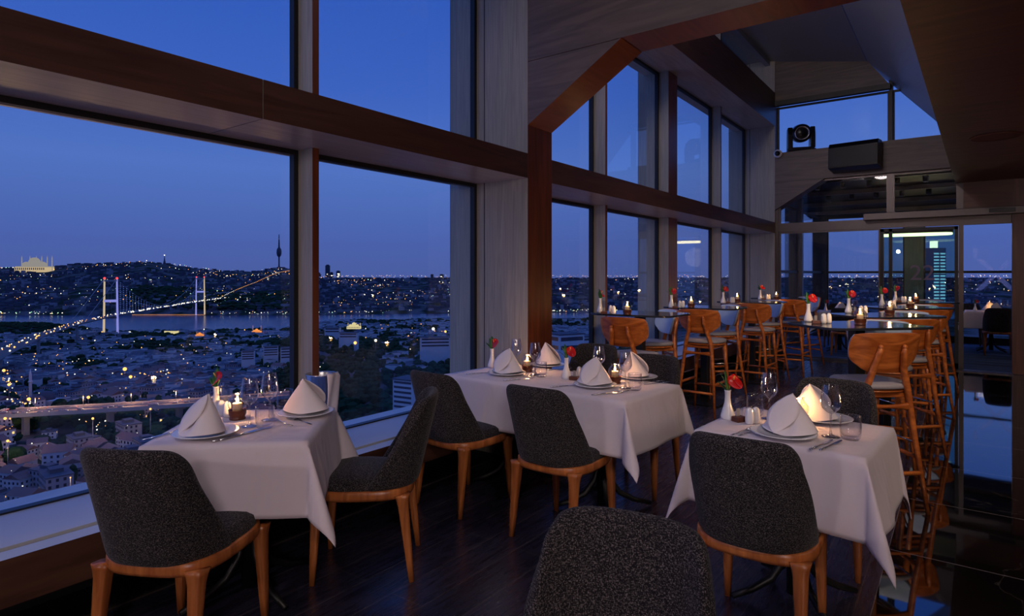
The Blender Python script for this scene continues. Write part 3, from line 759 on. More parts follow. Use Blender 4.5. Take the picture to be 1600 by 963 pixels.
def b_vase(t):
    t.scale = (1.2,)*3
    MB().lathe([(.001, .0), (.024, .0), (.027, .006), (.028, .014), (.022, .035), (.0135, .062), (.0105, .085), (.012, .112), (.014, .116), (.012, .116), (.009, .10), (.001, .095)], 20, cap=False).build('vase_body', 'porcelain', t)
    MB().tube([(0, 0, .09), (.008, .0, .125), (.016, -.002, .150)], .002, 6).build('stem', 'leaf', t)
    def sp(u, v):
        # heart-shaped spathe, tilted
        a = (u*2-1)*PI; r = .029*(1+.45*max(0, -math.cos(a))**3-.38*max(0, math.cos(a))**6)*v
        lx = .86*r*math.sin(a); ly = r*math.cos(a)
        q = Vector((lx, ly, .010*v*v*math.cos(2*a)+.004*v))
        return tuple(Matrix.Rotation(R(-28), 3, 'Y') @ Matrix.Rotation(R(62), 3, 'X') @ q+Vector((.022, -.006, .155)))
    fl = MB().grid(sp, 25, 6).build('spathe', 'rose', t)
    md = fl.modifiers.new('solid', 'SOLIDIFY'); md.thickness = .002
    MB().tube([(.018, -.010, .158), (.019, -.022, .176)], [.003, .002], 8).build('spadix', 'spadix', fl)
    for k, (a, l, tl) in enumerate(((160, .075, 70), (185, .062, 45), (130, .085, 82))):
        def lf(u, v, a=a, l=l, tl=tl):
            w = .014*math.sin(PI*min(1, v*.96+.02))**.8
            q = Vector(((u-.5)*2*w, 0, 0))+Vector((0, l*v, .006*math.sin(PI*v)-.004*abs(u-.5)))
            q = Matrix.Rotation(R(a-90), 3, 'Z') @ Matrix.Rotation(R(tl), 3, 'X') @ q
            return tuple(q+Vector((0, 0, .108)))
        l_ = MB().grid(lf, 5, 8).build('leaf', 'leaf', t); md = l_.modifiers.new('solid', 'SOLIDIFY'); md.thickness = .001
def b_shaker(t):
    t.scale = (1.15,)*3
    def fn(u, v):
        prof = [(.011, 0), (.0165, .004), (.0175, .02), (.016, .045), (.0125, .060), (.006, .066), (.0002, .067)]
        r, z = prof[int(round(v*6))]; a = u*2*PI; r *= 1-.05*abs(math.sin(a*5)); return (r*math.cos(a), r*math.sin(a), z)
    MB().grid(fn, 40, 7, wrap=True).build('body', 'porcelain', t)
def b_menu(t):
    MB().box(-.028, .028, -.022, .022, 0, .024).build('wooden_base', 'walnut', t, bevel=.003)
    MB().prism([spt(k*2*PI/28, .024, .05, 6) for k in range(28)], 'y', -.0015, .0015).build('acrylic_plate', 'acrylic', t, (0, 0, .072))
    MB().box(-.010, .010, .006, .009, .02, .06).build('card', 'paper', t)
def b_spoon(t): b_fork(t)
BUILD = {'plate': b_plate, 'folded_napkin': b_napkin, 'wine_glass': b_wine, 'water_tumbler': b_tumbler, 'fork': b_fork, 'knife': b_knife,
         'candle_holder': b_candle, 'flower_vase': b_vase, 'salt_shaker': b_shaker, 'menu_stand': b_menu}
TH = .7605
GRP = {'plate': 'white plates', 'folded_napkin': 'folded white napkins', 'wine_glass': 'stemmed wine glasses', 'water_tumbler': 'clear tumblers', 'fork': 'steel forks', 'knife': 'steel knives',
       'candle_holder': 'candles in glass chimneys', 'flower_vase': 'white vases with red anthuriums', 'salt_shaker': 'white ceramic shakers', 'menu_stand': 'acrylic stands on wooden bases'}
def it(kind, px, py, deg, label, h=TH, dz=0):
    p = P(px, py, h); p.z += dz+.0006
    return place(kind, p, R(deg), label, GRP[kind])
# kind, pixel of its foot, turn, label
CT = [
 ('plate', 322, 681, 0, 'white plate at the front of the corner table by the window'), ('plate', 478, 649, 0, 'white plate at the right side of the corner table'),
 ('fork', 258, 680, 10, 'steel fork at the left edge of the corner table, left of its twin'), ('fork', 268, 678, 10, 'steel fork on the corner table, next to the plate'),
 ('knife', 368, 682, 8, 'steel knife right of the front plate on the corner table'), ('knife', 379, 680, 8, 'outer steel knife on the corner table, catching the candlelight'),
 ('fork', 440, 661, 85, 'steel fork lying before the right plate of the corner table'), ('fork', 470, 659, 83, 'second steel fork before the right plate of the corner table'),
 ('wine_glass', 390, 667, 0, 'wine glass beside the candle on the corner table'), ('wine_glass', 421, 657, 0, 'taller-looking wine glass at the middle of the corner table'),
 ('water_tumbler', 414, 669, 0, 'tumbler right of the wine glass on the corner table'), ('water_tumbler', 445, 640, 0, 'tumbler behind the right plate of the corner table'),
 ('candle_holder', 371, 655, 0, 'lit candle in glass chimney on the corner table'), ('flower_vase', 338, 648, 0, 'white vase with dark red anthurium on the corner table'),
 ('salt_shaker', 346, 650, 0, 'white shaker left of the candle on the corner table'), ('salt_shaker', 355, 652, 0, 'second white shaker touching the candle on the corner table'), ('menu_stand', 351, 640, 35, 'acrylic stand behind the candle of the corner table'),
 ('plate', 792, 586, 0, 'white plate at the window end of the long table, front side'), ('plate', 855, 573, 0, 'white plate at the window end of the long table, far side'),
 ('knife', 752, 584, -30, 'steel knife left of the plate at the window end of the long table'), ('knife', 811, 594, -30, 'steel knife at the window end of the long table, right of the plate'), ('fork', 818, 590, -30, 'steel fork at the window end of the long table, right of the plate'),
 ('fork', 877, 578, -30, 'steel fork at the far window-end plate of the long table'),
 ('wine_glass', 807, 577, 0, 'wine glass behind the window-end napkin on the long table'), ('wine_glass', 836, 586, 0, 'wine glass before the far napkin on the long table, window end'),
 ('water_tumbler', 845, 589, 0, 'tumbler on the long table, window end'), ('candle_holder', 824, 581, 0, 'lit candle at the window end of the long table'),
 ('flower_vase', 769, 574, 5, 'white vase with red anthurium in front of the pale column'), ('salt_shaker', 779, 574, 0, 'white shaker beside the vase at the window end of the long table'), ('menu_stand', 788, 573, 0, 'acrylic stand behind the window-end napkin'),
 ('flower_vase', 885, 592, 40, 'white vase with bright red anthurium in the middle of the long table'), ('menu_stand', 897, 594, 10, 'acrylic stand on a wooden base in the middle of the long table'),
 ('salt_shaker', 905, 591, 0, 'white shaker at the middle of the long table'), ('salt_shaker', 914, 588, 0, 'second shaker in the middle of the long table'),
 ('plate', 930, 605, 0, 'white plate at the aisle end of the long table, front side'), ('plate', 996, 592, 0, 'white plate at the aisle end of the long table, far side'),
 ('knife', 885, 604, -30, 'steel knife left of the front plate, aisle end of the long table'), ('knife', 950, 616, -30, 'steel knife on the long table before the aisle-end candle'), ('fork', 962, 614, -30, 'steel fork on the long table before the aisle-end candle'),
 ('fork', 1018, 598, -30, 'steel fork right of the far plate, aisle end of the long table'), ('fork', 1027, 600, -30, 'outermost steel fork at the aisle end of the long table'),
 ('wine_glass', 936, 594, 0, 'wine glass before the empty chair, aisle end of the long table'), ('wine_glass', 977, 607, 0, 'wine glass overlapping the far napkin of the long table'),
 ('water_tumbler', 992, 610, 0, 'tumbler at the aisle end of the long table'), ('candle_holder', 961, 599, 0, 'lit candle at the aisle end of the long table'),
 ('flower_vase', 1137, 655, 45, 'white ribbed vase with bright red anthurium on the right-hand table'), ('menu_stand', 1155, 659, 60, 'acrylic stand on a wooden base on the right-hand table'),
 ('water_tumbler', 1180, 649, 0, 'tumbler at the far left of the right-hand table'), ('wine_glass', 1202, 655, 0, 'wine glass at the left of the right-hand table'),
 ('salt_shaker', 1171, 663, 0, 'white shaker on the right-hand table, left of its twin'), ('salt_shaker', 1181, 662, 0, 'white shaker on the right-hand table, right of its twin'),
 ('fork', 1161, 675, -12, 'steel fork left of the front plate on the right-hand table'), ('fork', 1172, 676, -12, 'second steel fork by the front plate of the right-hand table'),
 ('plate', 1224, 682, 0, 'white plate at the front of the right-hand table'), ('plate', 1284, 658, 0, 'white plate at the far side of the right-hand table'),
 ('candle_holder', 1248, 664, 0, 'lit candle between the two napkins of the right-hand table'), ('wine_glass', 1298, 683, 0, 'wine glass at the right of the right-hand table'),
 ('water_tumbler', 1329, 687, 0, 'tumbler at the right corner of the right-hand table'), ('knife', 1284, 696, -12, 'steel knife at the front edge of the right-hand table'), ('knife', 1299, 697, -12, 'outer steel knife at the front edge of the right-hand table'),
]
for a in CT: it(*a)
NP = [(318, 680, -2, 'folded napkin on the front plate of the corner table', 1), (478, 646, 215, 'folded napkin on the right plate of the corner table', 1),
      (793, 584, 10, 'folded napkin at the window end of the long table, front side', 1), (856, 571, 160, 'folded napkin at the window end of the long table, behind the wine glass', 1),
      (929, 602, 15, 'folded napkin at the aisle end of the long table, front side', 1), (990, 590, 170, 'folded napkin at the aisle end of the long table, behind the wine glass', 1),
      (1234, 679, 0, 'folded napkin on the front plate of the right-hand table', 1), (1268, 657, 190, 'folded napkin on the far plate of the right-hand table', 1)]
for px, py, dg, l, s in NP: it('folded_napkin', px, py, dg, l, dz=.012)
# bar tables
def bt(kind, px, py, deg, label): it(kind, px, py, deg, label, BH)
wl = ['nearest window high table', 'second window high table', 'third window high table', 'farthest window high table']
ml = ['nearest middle-row high table', 'second middle-row high table', 'third middle-row high table', 'farthest middle-row high table']
WI = [((938, 489), (944, 491), (954, 490), (959, 491), (980, 492), (1000, 491)), ((1049, 481), (1055, 482), (1062, 481), (1067, 481), (1080, 481), None), ((1130, 474), (1137, 474), (1143, 473.5), (1146, 473.5), (1152, 473), None), ((1188, 468), (1193, 468.5), (1199, 468.3), (1202, 468.3), (1213, 469), None)]
MI = [((1263, 503), (1275, 506), (1287, 506), (1295, 505.5), (1344, 508), None), ((1326, 489.5), (1336, 490), (1345, 490.5), (1352, 490.5), (1390, 492.5), None), ((1378, 479), (1386, 479.5), (1392, 480), (1397, 480), (1422, 481.5), None), ((1399, 472), (1405, 472.3), (1410, 472.4), (1414, 472.5), (1431, 473), None)]
for n, (tab, it_) in enumerate([(wl, WI), (ml, MI)]):
    for i, q in enumerate(it_):
        w = tab[i]
        bt('flower_vase', q[0][0], q[0][1], (120, 10, 30, 60)[i] if n == 0 else (20, 10, 0, -20)[i], 'white vase with red flower on the '+w)
        bt('menu_stand', q[1][0], q[1][1], 20, 'acrylic stand beside the vase on the '+w)
        bt('salt_shaker', q[2][0], q[2][1], 0, 'white shaker nearer the vase on the '+w)
        bt('salt_shaker', q[3][0], q[3][1], 0, 'white shaker nearer the candle on the '+w)
        bt('candle_holder', q[4][0], q[4][1], 0, 'lit candle on the '+w)
# far-room tables: candle, napkins and glasses
for n, (cx, cy, nm) in enumerate(((.42, 14.75, 'doorway table of the far room'), (-1.9, 13.05, 'corner table of the far room'), (-.75, 13.5, 'table behind the glass door'))):
    z = .7606
    place('candle_holder', (cx+.05, cy+.05, z), 0, 'lit candle on the '+nm, GRP['candle_holder'])
    place('flower_vase', (cx-.24, cy+.0, z), 0, 'white vase with dark flower on the '+nm, GRP['flower_vase'])
    for k, (ax, ay, s) in enumerate(((.07, -.2, 'front'), (-.02, .22, 'far'))):
        place('plate', (cx+ax, cy+ay, z), 0, 'white plate at the %s side of the %s' % (s, nm), GRP['plate'])
        place('folded_napkin', (cx+ax, cy+ay, z+.012), 0 if k == 0 else PI, 'folded napkin at the %s side of the %s' % (s, nm), GRP['folded_napkin'])
        place('wine_glass', (cx+ax+.2, cy+ay*.5, z), 0, 'wine glass at the %s side of the %s' % (s, nm), GRP['wine_glass'])
# champagne bucket on its stand on the bench
b = thing('wine_bucket', 'steel wine bucket with a white napkin hung over it, behind the corner table', 'wine bucket', (-3.0, 2.18, BT+.001), R(20))
MB().lathe([(.10, 0), (.10, .012), (.03, .02), (.018, .05), (.018, .19), (.05, .205), (.001, .205)], 24).build('stand', 'steel', b)
MB().lathe([(.001, .206), (.066, .206), (.074, .22), (.088, .42), (.092, .425), (.088, .427), (.084, .42), (.07, .225), (.001, .22)], 28, cap=False).build('bucket', 'steel', b)
for s in (R(200),):
    MB().ball((math.cos(s)*.106, math.sin(s)*.106, .385), .012).tube([(math.cos(s)*.085, math.sin(s)*.085, .385), (math.cos(s)*.10, math.sin(s)*.10, .385)], .005, 8).build('handle_knob', 'steel', b)
def hang(u, v):
    a = R(-38+68*u); k = 2*v-1
    r = .096+.004*math.sin(u*9)+.012*max(0, -0)
    if v < .12: return (math.cos(a)*(.078), math.sin(a)*.078, .405+v*.2)
    if v < .2: return (math.cos(a)*.090, math.sin(a)*.090, .436)
    q = (v-.2)/.8
    return (math.cos(a)*(.099-.01*q+.008*math.sin(u*8+q*3)), math.sin(a)*(.099-.01*q), .432-.23*q-.02*u)
o = MB().grid(hang, 14, 16).build('hung_napkin', 'napkin', b); md = o.modifiers.new('solid', 'SOLIDIFY'); md.thickness = .003

# ================================================================= fixtures up high
m_ = thing('stage_light', 'black moving-head stage light standing on the far crossbeam', 'stage light', (-2.30, 11.63, 3.6205), R(20))
MB().box(-.20, .20, -.10, .14, 0, .07).box(-.23, -.15, -.12, .16, 0, .035).box(.15, .23, -.12, .16, 0, .035).build('base', 'blackgloss', m_, bevel=.012)
for s in (-1, 1):
    MB().prism([(-.10, .05), (.12, .05), (.10, .30), (.07, .42), (-.06, .43), (-.10, .30)], 'x', s*.14, s*.22).build('yoke_arm', 'blackgloss', m_, bevel=.012)
MB().lathe([(.15, -.16), (.158, -.12), (.16, .08), (.14, .14), (.05, .16), (.001, .16)], 24).build('head', 'blackgloss', m_, (0, .02, .33)).rotation_euler = (R(-62), 0, 0)
bpy.context.view_layer.update()
hd = [c for c in m_.children if c.name.startswith('head')][0]
MB().lathe([(.10, -.162), (.112, -.172), (.122, -.165), (.122, -.158)], 28, cap=False).build('lens_ring', 'steel', hd)
MB().lathe([(.001, -.150), (.06, -.156), (.10, -.162)], 24, cap=False).build('lens', 'blackgloss', hd)
hd.rotation_euler = (R(-80), 0, 0)
MB().tube([(.2, .1, .03), (.28, .12, .012), (.36, .06, .02), (.45, .1, .006)], .006, 6).build('cable', 'black', m_)
s_ = thing('loudspeaker', 'black box loudspeaker tilted down on the far crossbeam', 'loudspeaker', (-1.42, 11.30, 3.42), R(-6))
MB().prism([(-.18, -.22), (.14, -.26), (.18, .12), (.10, .20), (-.12, .19), (-.16, .12)], 'x', -.36, .36).build('cabinet', 'blackgloss', s_, bevel=.008)
MB().prism([(-.19, -.20), (-.183, -.20), (-.167, .11), (-.175, .11)], 'x', -.34, .34).build('grille', 'black', s_)
MB().box(-.06, .06, .10, .20, -.02, .06).build('bracket', 'black', s_)
c_ = thing('security_camera', 'small white dome security camera at the end of the far crossbeam', 'security camera', (-2.64, 11.42, 3.60), 0)
h_ = MB().lathe([(.066, .0), (.07, .02), (.07, .05), (.001, .05)], 24).build('housing', 'porcelain', c_, (0, .065, 0)); h_.rotation_euler = (R(90), 0, 0)
MB().ball((0, 0, 0), .046).build('lens_dome', 'blackgloss', c_, (0, -.002, 0))
o = thing('ceiling_speaker', 'round flush speaker disc in the low brown ceiling', 'ceiling speaker', (.26, 7.85, 2.854), 0)
MB().lathe([(.20, -.001), (.215, -.001), (.215, -.010), (.20, -.012)], 32, cap=False).build('rim', plain('brown_plastic', (104, 62, 50), .05, 8, rough=.5), o)
MB().lathe([(.001, -.006), (.20, -.006)], 32, cap=False).build('grille', plain('brown_mesh', (92, 54, 44), .1, 90, rough=.7), o)
# ceiling lamp reflection, built as a hanging LED ring in the far room
o = thing('ring_lamp', 'long rounded LED ring lamp hanging in the far room behind the glass door', 'lamp', (-.78, 14.6, 2.26), R(0))
pts = []
for k in range(49):
    a = 2*PI*k/48; x, y = spt(a, .60, .26, 3); pts.append((x, y, 0))
MB().tube([(p[0], p[1], p[2]) for p in pts], [(.012, .02)]*49, 8).build('led_ring', 'led', o)
MB().tube([(p[0]*1.02, p[1]*1.04, .045) for p in pts], [(.02, .028)]*49, 8).build('housing', 'alu', o)
for sx_ in (-.5, .5):
    MB().tube([(sx_*.8, .24, .05), (sx_, .27, .38)], .003, 6).tube([(sx_, -.27, .05), (sx_, -.27, .38)], .003, 6).build('suspension_wire', 'steel', o)
# ================================================================= the city outside
def pw(x, pts):
    if x <= pts[0][0]: return pts[0][1]
    for (a, b), (c, d) in zip(pts, pts[1:]):
        if x <= c:
            k = (x-a)/(c-a); return b+(d-b)*k
    return pts[-1][1]
def sm(a, b, x):
    k = max(0, min(1, (x-a)/(b-a))); return k*k*(3-2*k)
from mathutils import noise as NZ
def nz(x, y, s): return NZ.noise(Vector((x/s, y/s, 3.3)))
SEA = -176
SHORE = [(-600, 2200), (0, 2150), (130, 2000), (180, 1860), (300, 1880), (450, 1960), (510, 2180), (600, 2400), (710, 2520), (1000, 2450), (1300, 2450)]
FAR = [(-600, 2640), (450, 2660), (800, 2850), (1500, 2900)]
RIDGE = [(-600, 430), (-200, 426), (0, 421), (80, 420), (120, 414), (180, 413), (232, 410), (300, 419), (345, 425), (400, 426), (435, 420), (470, 423), (520, 434), (700, 437), (1600, 437)]
# right-hand forest hill: elevation bump
def elev(t, f):
    px = 800+FPX*t; r = t*f
    sh = pw(px, SHORE); fr = pw(px, FAR)
    if f < sh:
        e = pw(f, [(0, -122), (300, -129), (380, -131), (600, -137), (1000, -150), (1500, -166), (sh-40, -173), (sh, SEA-2)])
        e += 5*nz(r, f, 160)*sm(100, 300, f)*(1-sm(sh-300, sh, f))
        # wooded hill seen through the second pane
        h = sm(430, 560, px)*(1-sm(1200, 1500, px))
        e += h*(26*math.exp(-((f-900)/420)**2)+20*math.exp(-((f-520)/200)**2)+10*sm(1300, 2000, f)*(1-sm(2050, sh, f)))
        h2 = sm(380, 440, px)*(1-sm(500, 560, px))
        e += h2*20*math.exp(-((f-1150)/260)**2)
        h3 = 1-sm(60, 130, px)
        e += h3*12*math.exp(-((f-1900)/150)**2)
        return e
    if f < fr: return SEA-3
    rd = (HOR-pw(px, RIDGE))/FPX*4600
    if px > 500: rd = -34
    s = (f-fr)/(4600-fr)
    if s < 1:
        e = SEA+1+(rd-SEA)*(max(0, s)**.72)+9*nz(r, f, 420)*math.sin(PI*s)+14*nz(r+900, f, 900)*math.sin(PI*s)
        return e
    return rd-(f-4600)*(.02 if px < 500 else .004)
def ground(t, f): return Q(t, f, elev(t, f))
terr = [60, 120, 180, 240]+[300+20*k for k in range(118)]+[2660+45*k for k in range(46)]+[4800, 5200, 6000, 7500, 10000, 14000]
ts = [-1.25+.0125*k for k in range(205)]
vs = [ground(t, f) for f in terr for t in ts]; n = len(ts)
mt, nn, bb = mat_base('dark_ground')
tcn = nn.nodes.new('ShaderNodeTexCoord'); n1 = nn.nodes.new('ShaderNodeTexNoise'); n1.inputs['Scale'].default_value = .012; n1.inputs['Detail'].default_value = 8
rp = nn.nodes.new('ShaderNodeValToRGB'); rp.color_ramp.elements[0].position = .42; rp.color_ramp.elements[0].color = lin(40, 52, 44); rp.color_ramp.elements[1].position = .6; rp.color_ramp.elements[1].color = lin(96, 92, 96)
nn.links.new(tcn.outputs['Object'], n1.inputs['Vector']); nn.links.new(n1.outputs[0], rp.inputs[0]); nn.links.new(rp.outputs[0], bb.inputs['Base Color']); setp(bb, rough=1, spec=0)
M['ground'] = mt
MB().add(vs, [(i*n+j, i*n+j+1, (i+1)*n+j+1, (i+1)*n+j) for i in range(len(terr)-1) for j in range(n-1)], 0, True).build('terrain', 'ground', kind='structure')
mw, nn, bb = mat_base('strait_water'); bb.inputs['Base Color'].default_value = lin(30, 44, 90); setp(bb, rough=.22, ior=1.6)
tcn = nn.nodes.new('ShaderNodeTexCoord'); n1 = nn.nodes.new('ShaderNodeTexNoise'); n1.inputs['Scale'].default_value = .05; n1.inputs['Detail'].default_value = 4
bpn = nn.nodes.new('ShaderNodeBump'); bpn.inputs['Strength'].default_value = .25; bpn.inputs['Distance'].default_value = 1.0
nn.links.new(tcn.outputs['Object'], n1.inputs['Vector']); nn.links.new(n1.outputs[0], bpn.inputs['Height']); nn.links.new(bpn.outputs[0], bb.inputs['Normal'])
M['water'] = mw
MB().add([Q(-1.3, 1500, SEA), Q(1.3, 1500, SEA), Q(1.3, 3600, SEA), Q(-1.3, 3600, SEA)], [(0, 1, 2, 3)]).build('strait_water', 'water', kind='structure')
# -------- materials of the city
M['wallw'] = plain('pale_render', (196, 192, 196), .08, .2, rough=.9)
M['wallg'] = plain('grey_render', (140, 136, 146), .1, .2, rough=.9)
M['roof'] = plain('clay_tile_roof', (112, 84, 84), .15, .6, rough=.9)
M['roofd'] = plain('dark_flat_roof', (70, 72, 86), .15, .6, rough=.9)
M['pane'] = plain('dark_window', (34, 40, 60), .1, 1, rough=.2)
M['litpane'] = emis('lit_window', (255, 196, 110), 1.6, False)
M['crown'] = plain('dark_foliage', (38, 58, 42), .45, .5, rough=1.0, spec=0)
M['bark'] = plain('bark', (60, 48, 40), .2, 1, rough=1)
M['concrete'] = plain('concrete', (150, 146, 150), .08, .3, rough=.9)
M['asphalt'] = plain('asphalt', (92, 84, 84), .1, .5, rough=.8)
M['lo'] = emis('sodium_light', (255, 170, 86), 3.0, False); M['lw'] = emis('white_light', (255, 238, 205), 3.0, False); M['lg'] = emis('green_light', (190, 255, 205), 1.8, False)
M['lr'] = emis('red_beacon', (255, 60, 60), 3, False); M['lb'] = emis('blue_light', (120, 150, 255), 1.6, False)
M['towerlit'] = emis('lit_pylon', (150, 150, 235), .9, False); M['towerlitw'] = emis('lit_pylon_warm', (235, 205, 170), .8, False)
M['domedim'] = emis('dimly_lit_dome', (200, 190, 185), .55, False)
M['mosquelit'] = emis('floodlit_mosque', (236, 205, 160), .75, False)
# -------- houses: 5 kinds, copies share their meshes
def house_kind(k):
    w, d, h = [(11, 9, 7), (14, 10, 9), (10, 10, 6), (18, 11, 12), (13, 12, 10)][k]
    root = thing('house', '', 'house'); wall = 'wallw' if k != 3 else 'wallg'
    MB().box(-w/2, w/2, -d/2, d/2, -6, h).build('wall', wall, root)
    if k in (0, 1, 4):
        MB().prism([(-d/2-.5, h), (d/2+.5, h), (0, h+3)], 'x', -w/2-.5, w/2+.5).build('roof', 'roof', root)
    else:
        MB().box(-w/2-.3, w/2+.3, -d/2-.3, d/2+.3, h, h+.5).box(-w/4, w/8, -d/4, d/4, h+.5, h+2.4).build('roof', 'roofd', root)
    mb = MB(); lit = MB(); rnd = random.Random(k)
    for fl in range(int(h//3)):
        for i in range(int(w//3)):
            for s in (-1, 1):
                q = lit if rnd.random() < .07 else mb
                x = -w/2+1.5+i*3; y = s*(d/2+.02); q.box(x-.6, x+.6, y-.05, y+.05, .8+fl*3, 2.3+fl*3)
        for i in range(int(d//3)):
            for s in (-1, 1):
                q = lit if rnd.random() < .07 else mb
                y = -d/2+1.5+i*3; x = s*(w/2+.02); q.box(x-.05, x+.05, y-.6, y+.6, .8+fl*3, 2.3+fl*3)
    o = mb.build('window', 'pane', root); o['kind'] = 'stuff'
    if lit.v: o = lit.build('lit_window', 'litpane', root)
    return root
HK = [house_kind(k) for k in range(5)]; used = [False]*5
rnd = random.Random(21)
def town(t, f): 
    px = 800+FPX*t
    if f < 270: return 0
    d = .62+1.7*nz(t*f, f, 120)
    forest = max(sm(405, 440, px)*(1-sm(560, 640, px))*(1-sm(1300, 1700, f)), sm(470, 520, px)*(1-sm(1350, 1700, f)))
    if px > 600 and f > 620: forest = min(forest, .8)
    if px < 110 and 1650 < f: forest = 1
    return d*(1-forest)
houses = []
tries = 0
while len(houses) < 298 and tries < 20000:
    tries += 1
    px = rnd.uniform(-60, 480) if rnd.random() < .82 else rnd.uniform(850, 1010)
    t = (px-800)/FPX; f = 270+rnd.random()**1.5*640
    if px > 800:
        f = rnd.uniform(260, 420)
    if rnd.random() > (town(t, f) if px < 800 else .5): continue
    if 455 < f < 585 and px < 400 and rnd.random() < .93: continue
    p = ground(t, f)
    if any((p.x-q.x)**2+(p.y-q.y)**2 < 210 for q in houses): continue
    houses.append(p)
for p in houses:
    k = rnd.randrange(5); rz = R(rnd.choice((20, 20, 110, 65, -10))+rnd.uniform(-8, 8))
    if not used[k]:
        used[k] = True; h = HK[k]; h.location = p; h.rotation_euler = (0, 0, rz); h['group'] = 'houses of the near quarters'
    else: h = dup(HK[k], p, rz, '', group='houses of the near quarters')
    rel = (p-cam.location); ff = rel.dot(FWD); pxx = 800+FPX*rel.dot(RGT)/ff
    where = 'seen right of the brown column' if pxx > 800 else ('nearer than the lit viaduct' if ff < 480 else ('just beyond the lit viaduct' if ff < 660 else 'well beyond the lit viaduct'))
    kindw = ('small pale house with a gabled roof', 'wide pale house with a gabled roof', 'small flat-roofed house', 'long grey flat-roofed block', 'broad house with a steep gabled roof')[k]
    h['label'] = kindw+' '+where; h['group'] = kindw+' '+where; s = rnd.uniform(.85, 1.25); h.scale = (s, s, s)
# -------- farther buildings: uncountable, one object each side of the strait
def massing(name, label, pts, mats):
    mb = MB()
    for p, w, d, h, rz, mi in pts:
        c, s = math.cos(rz), math.sin(rz)
        q = [(p.x+c*x-s*y, p.y+s*x+c*y) for x, y in ((-w, -d), (w, -d), (w, d), (-w, d))]
        mb.add([(x, y, p.z-8) for x, y in q]+[(x, y, p.z+h) for x, y in q], [(0, 1, 5, 4), (1, 2, 6, 5), (2, 3, 7, 6), (3, 0, 4, 7), (4, 5, 6, 7)], [mi, mi, mi, mi, 2])
    o = mb.build(name, mats, recalc=False); tag(o, label, 'buildings', None, 'stuff'); return o
pts = []
for _ in range(8000):
    px = rnd.uniform(-80, 720) if rnd.random() < .85 else rnd.uniform(840, 1000); t = (px-800)/FPX; f = 620+1500*rnd.random()**.8
    if f > pw(px, SHORE)-60 or rnd.random() > town(t, f): continue
    pts.append((ground(t, f), rnd.uniform(5, 10), rnd.uniform(4, 8), rnd.uniform(5, 12), R(rnd.uniform(0, 180)), rnd.choice((0, 0, 1))))
massing('near_quarter_buildings', 'dense pale low buildings of the near quarters down to the strait', pts, ['wallw', 'wallg', 'roofd'])
pts = []
for _ in range(11000):
    px = rnd.uniform(-100, 1560); t = (px-800)/FPX; f = 2700+2300*rnd.random()
    fr = pw(px, FAR)
    if f < fr+50 or rnd.random() > .35+1.3*nz(t*f, f, 380)+.2: continue
    pts.append((ground(t, f), rnd.uniform(7, 15), rnd.uniform(6, 12), rnd.uniform(6, 18), R(rnd.uniform(0, 180)), rnd.choice((0, 1, 1, 2))))
massing('far_shore_buildings', 'dense small buildings covering the hills across the strait', pts, ['wallg', 'roofd', 'roofd'])
# -------- trees
def tree_mesh(mb, p, r, h, rn, det=1):
    nu, nv = (9, 6) if det else (6, 4)
    ph = rn.uniform(0, 6)
    vs = []
    for i in range(nu):
        a = 2*PI*i/nu+ph
        for j in range(nv):
            b = PI*(j+.02)/(nv-.96); rr = r*(.75+.45*rn.random())*math.sin(b)**.8
            vs.append((p[0]+rr*math.cos(a), p[1]+rr*math.sin(a), p[2]+h*.18+h*.82*(.5-.5*math.cos(b))))
    mb.add(vs, [(i*nv+j, ((i+1) % nu)*nv+j, ((i+1) % nu)*nv+j+1, i*nv+j+1) for i in range(nu) for j in range(nv-1)], 0, False)
def tree_kind(k):
    root = thing('tree', '', 'tree'); rn = random.Random(k+50)
    r, h = [(4.2, 9), (5.5, 11), (2.2, 13)][k]
    mb = MB(); tree_mesh(mb, (0, 0, 0), r, h, rn)
    for q in range(7 if k < 2 else 2):
        a = rn.uniform(0, 6.28); tree_mesh(mb, (math.cos(a)*r*.55, math.sin(a)*r*.55, h*.1*rn.random()), r*.55, h*.8, rn)
    mb.build('crown', 'crown', root)
    MB().tube([(0, 0, -2), (0, 0, h*.4)], [.4, .25], 6).build('trunk', 'bark', root)
    return root
TK = [tree_kind(k) for k in range(3)]; tu = [False]*3
spots = []
tries = 0
while len(spots) < 300 and tries < 30000:
    tries += 1
    u = rnd.random()
    if u < .55: px = rnd.uniform(-60, 480); f = 265+400*rnd.random()
    elif u < .85: px = rnd.uniform(465, 720); f = 250+330*rnd.random()
    else: px = rnd.uniform(840, 1010); f = 240+450*rnd.random()
    t = (px-800)/FPX; p = ground(t, f)
    if any((p.x-q.x)**2+(p.y-q.y)**2 < 75 for q in houses): continue
    if any((p.x-q.x)**2+(p.y-q.y)**2 < 22 for q in spots): continue
    spots.append(p)
for p in spots:
    k = rnd.choice((0, 0, 1, 1, 2)); rz = rnd.uniform(0, 6.28)
    if not tu[k]: tu[k] = True; h = TK[k]; h.location = p; h.rotation_euler = (0, 0, rz); h['group'] = 'trees between the near houses'
    else: h = dup(TK[k], p, rz, '', group='trees between the near houses')
    rel = (p-cam.location); ff = rel.dot(FWD); pxx = 800+FPX*rel.dot(RGT)/ff
    where = 'seen right of the brown column' if pxx > 800 else ('on the slope below the second pane' if pxx > 465 else ('nearer than the lit viaduct' if ff < 480 else 'beyond the lit viaduct'))
    kindw = ('small round leafy tree', 'broad leafy tree', 'tall slender dark tree')[k]
    h['label'] = kindw+' '+where; h['group'] = kindw+' '+where; s = rnd.uniform(.7, 1.2); h.scale = (s, s, s*rnd.uniform(.9, 1.15))
mb = MB()
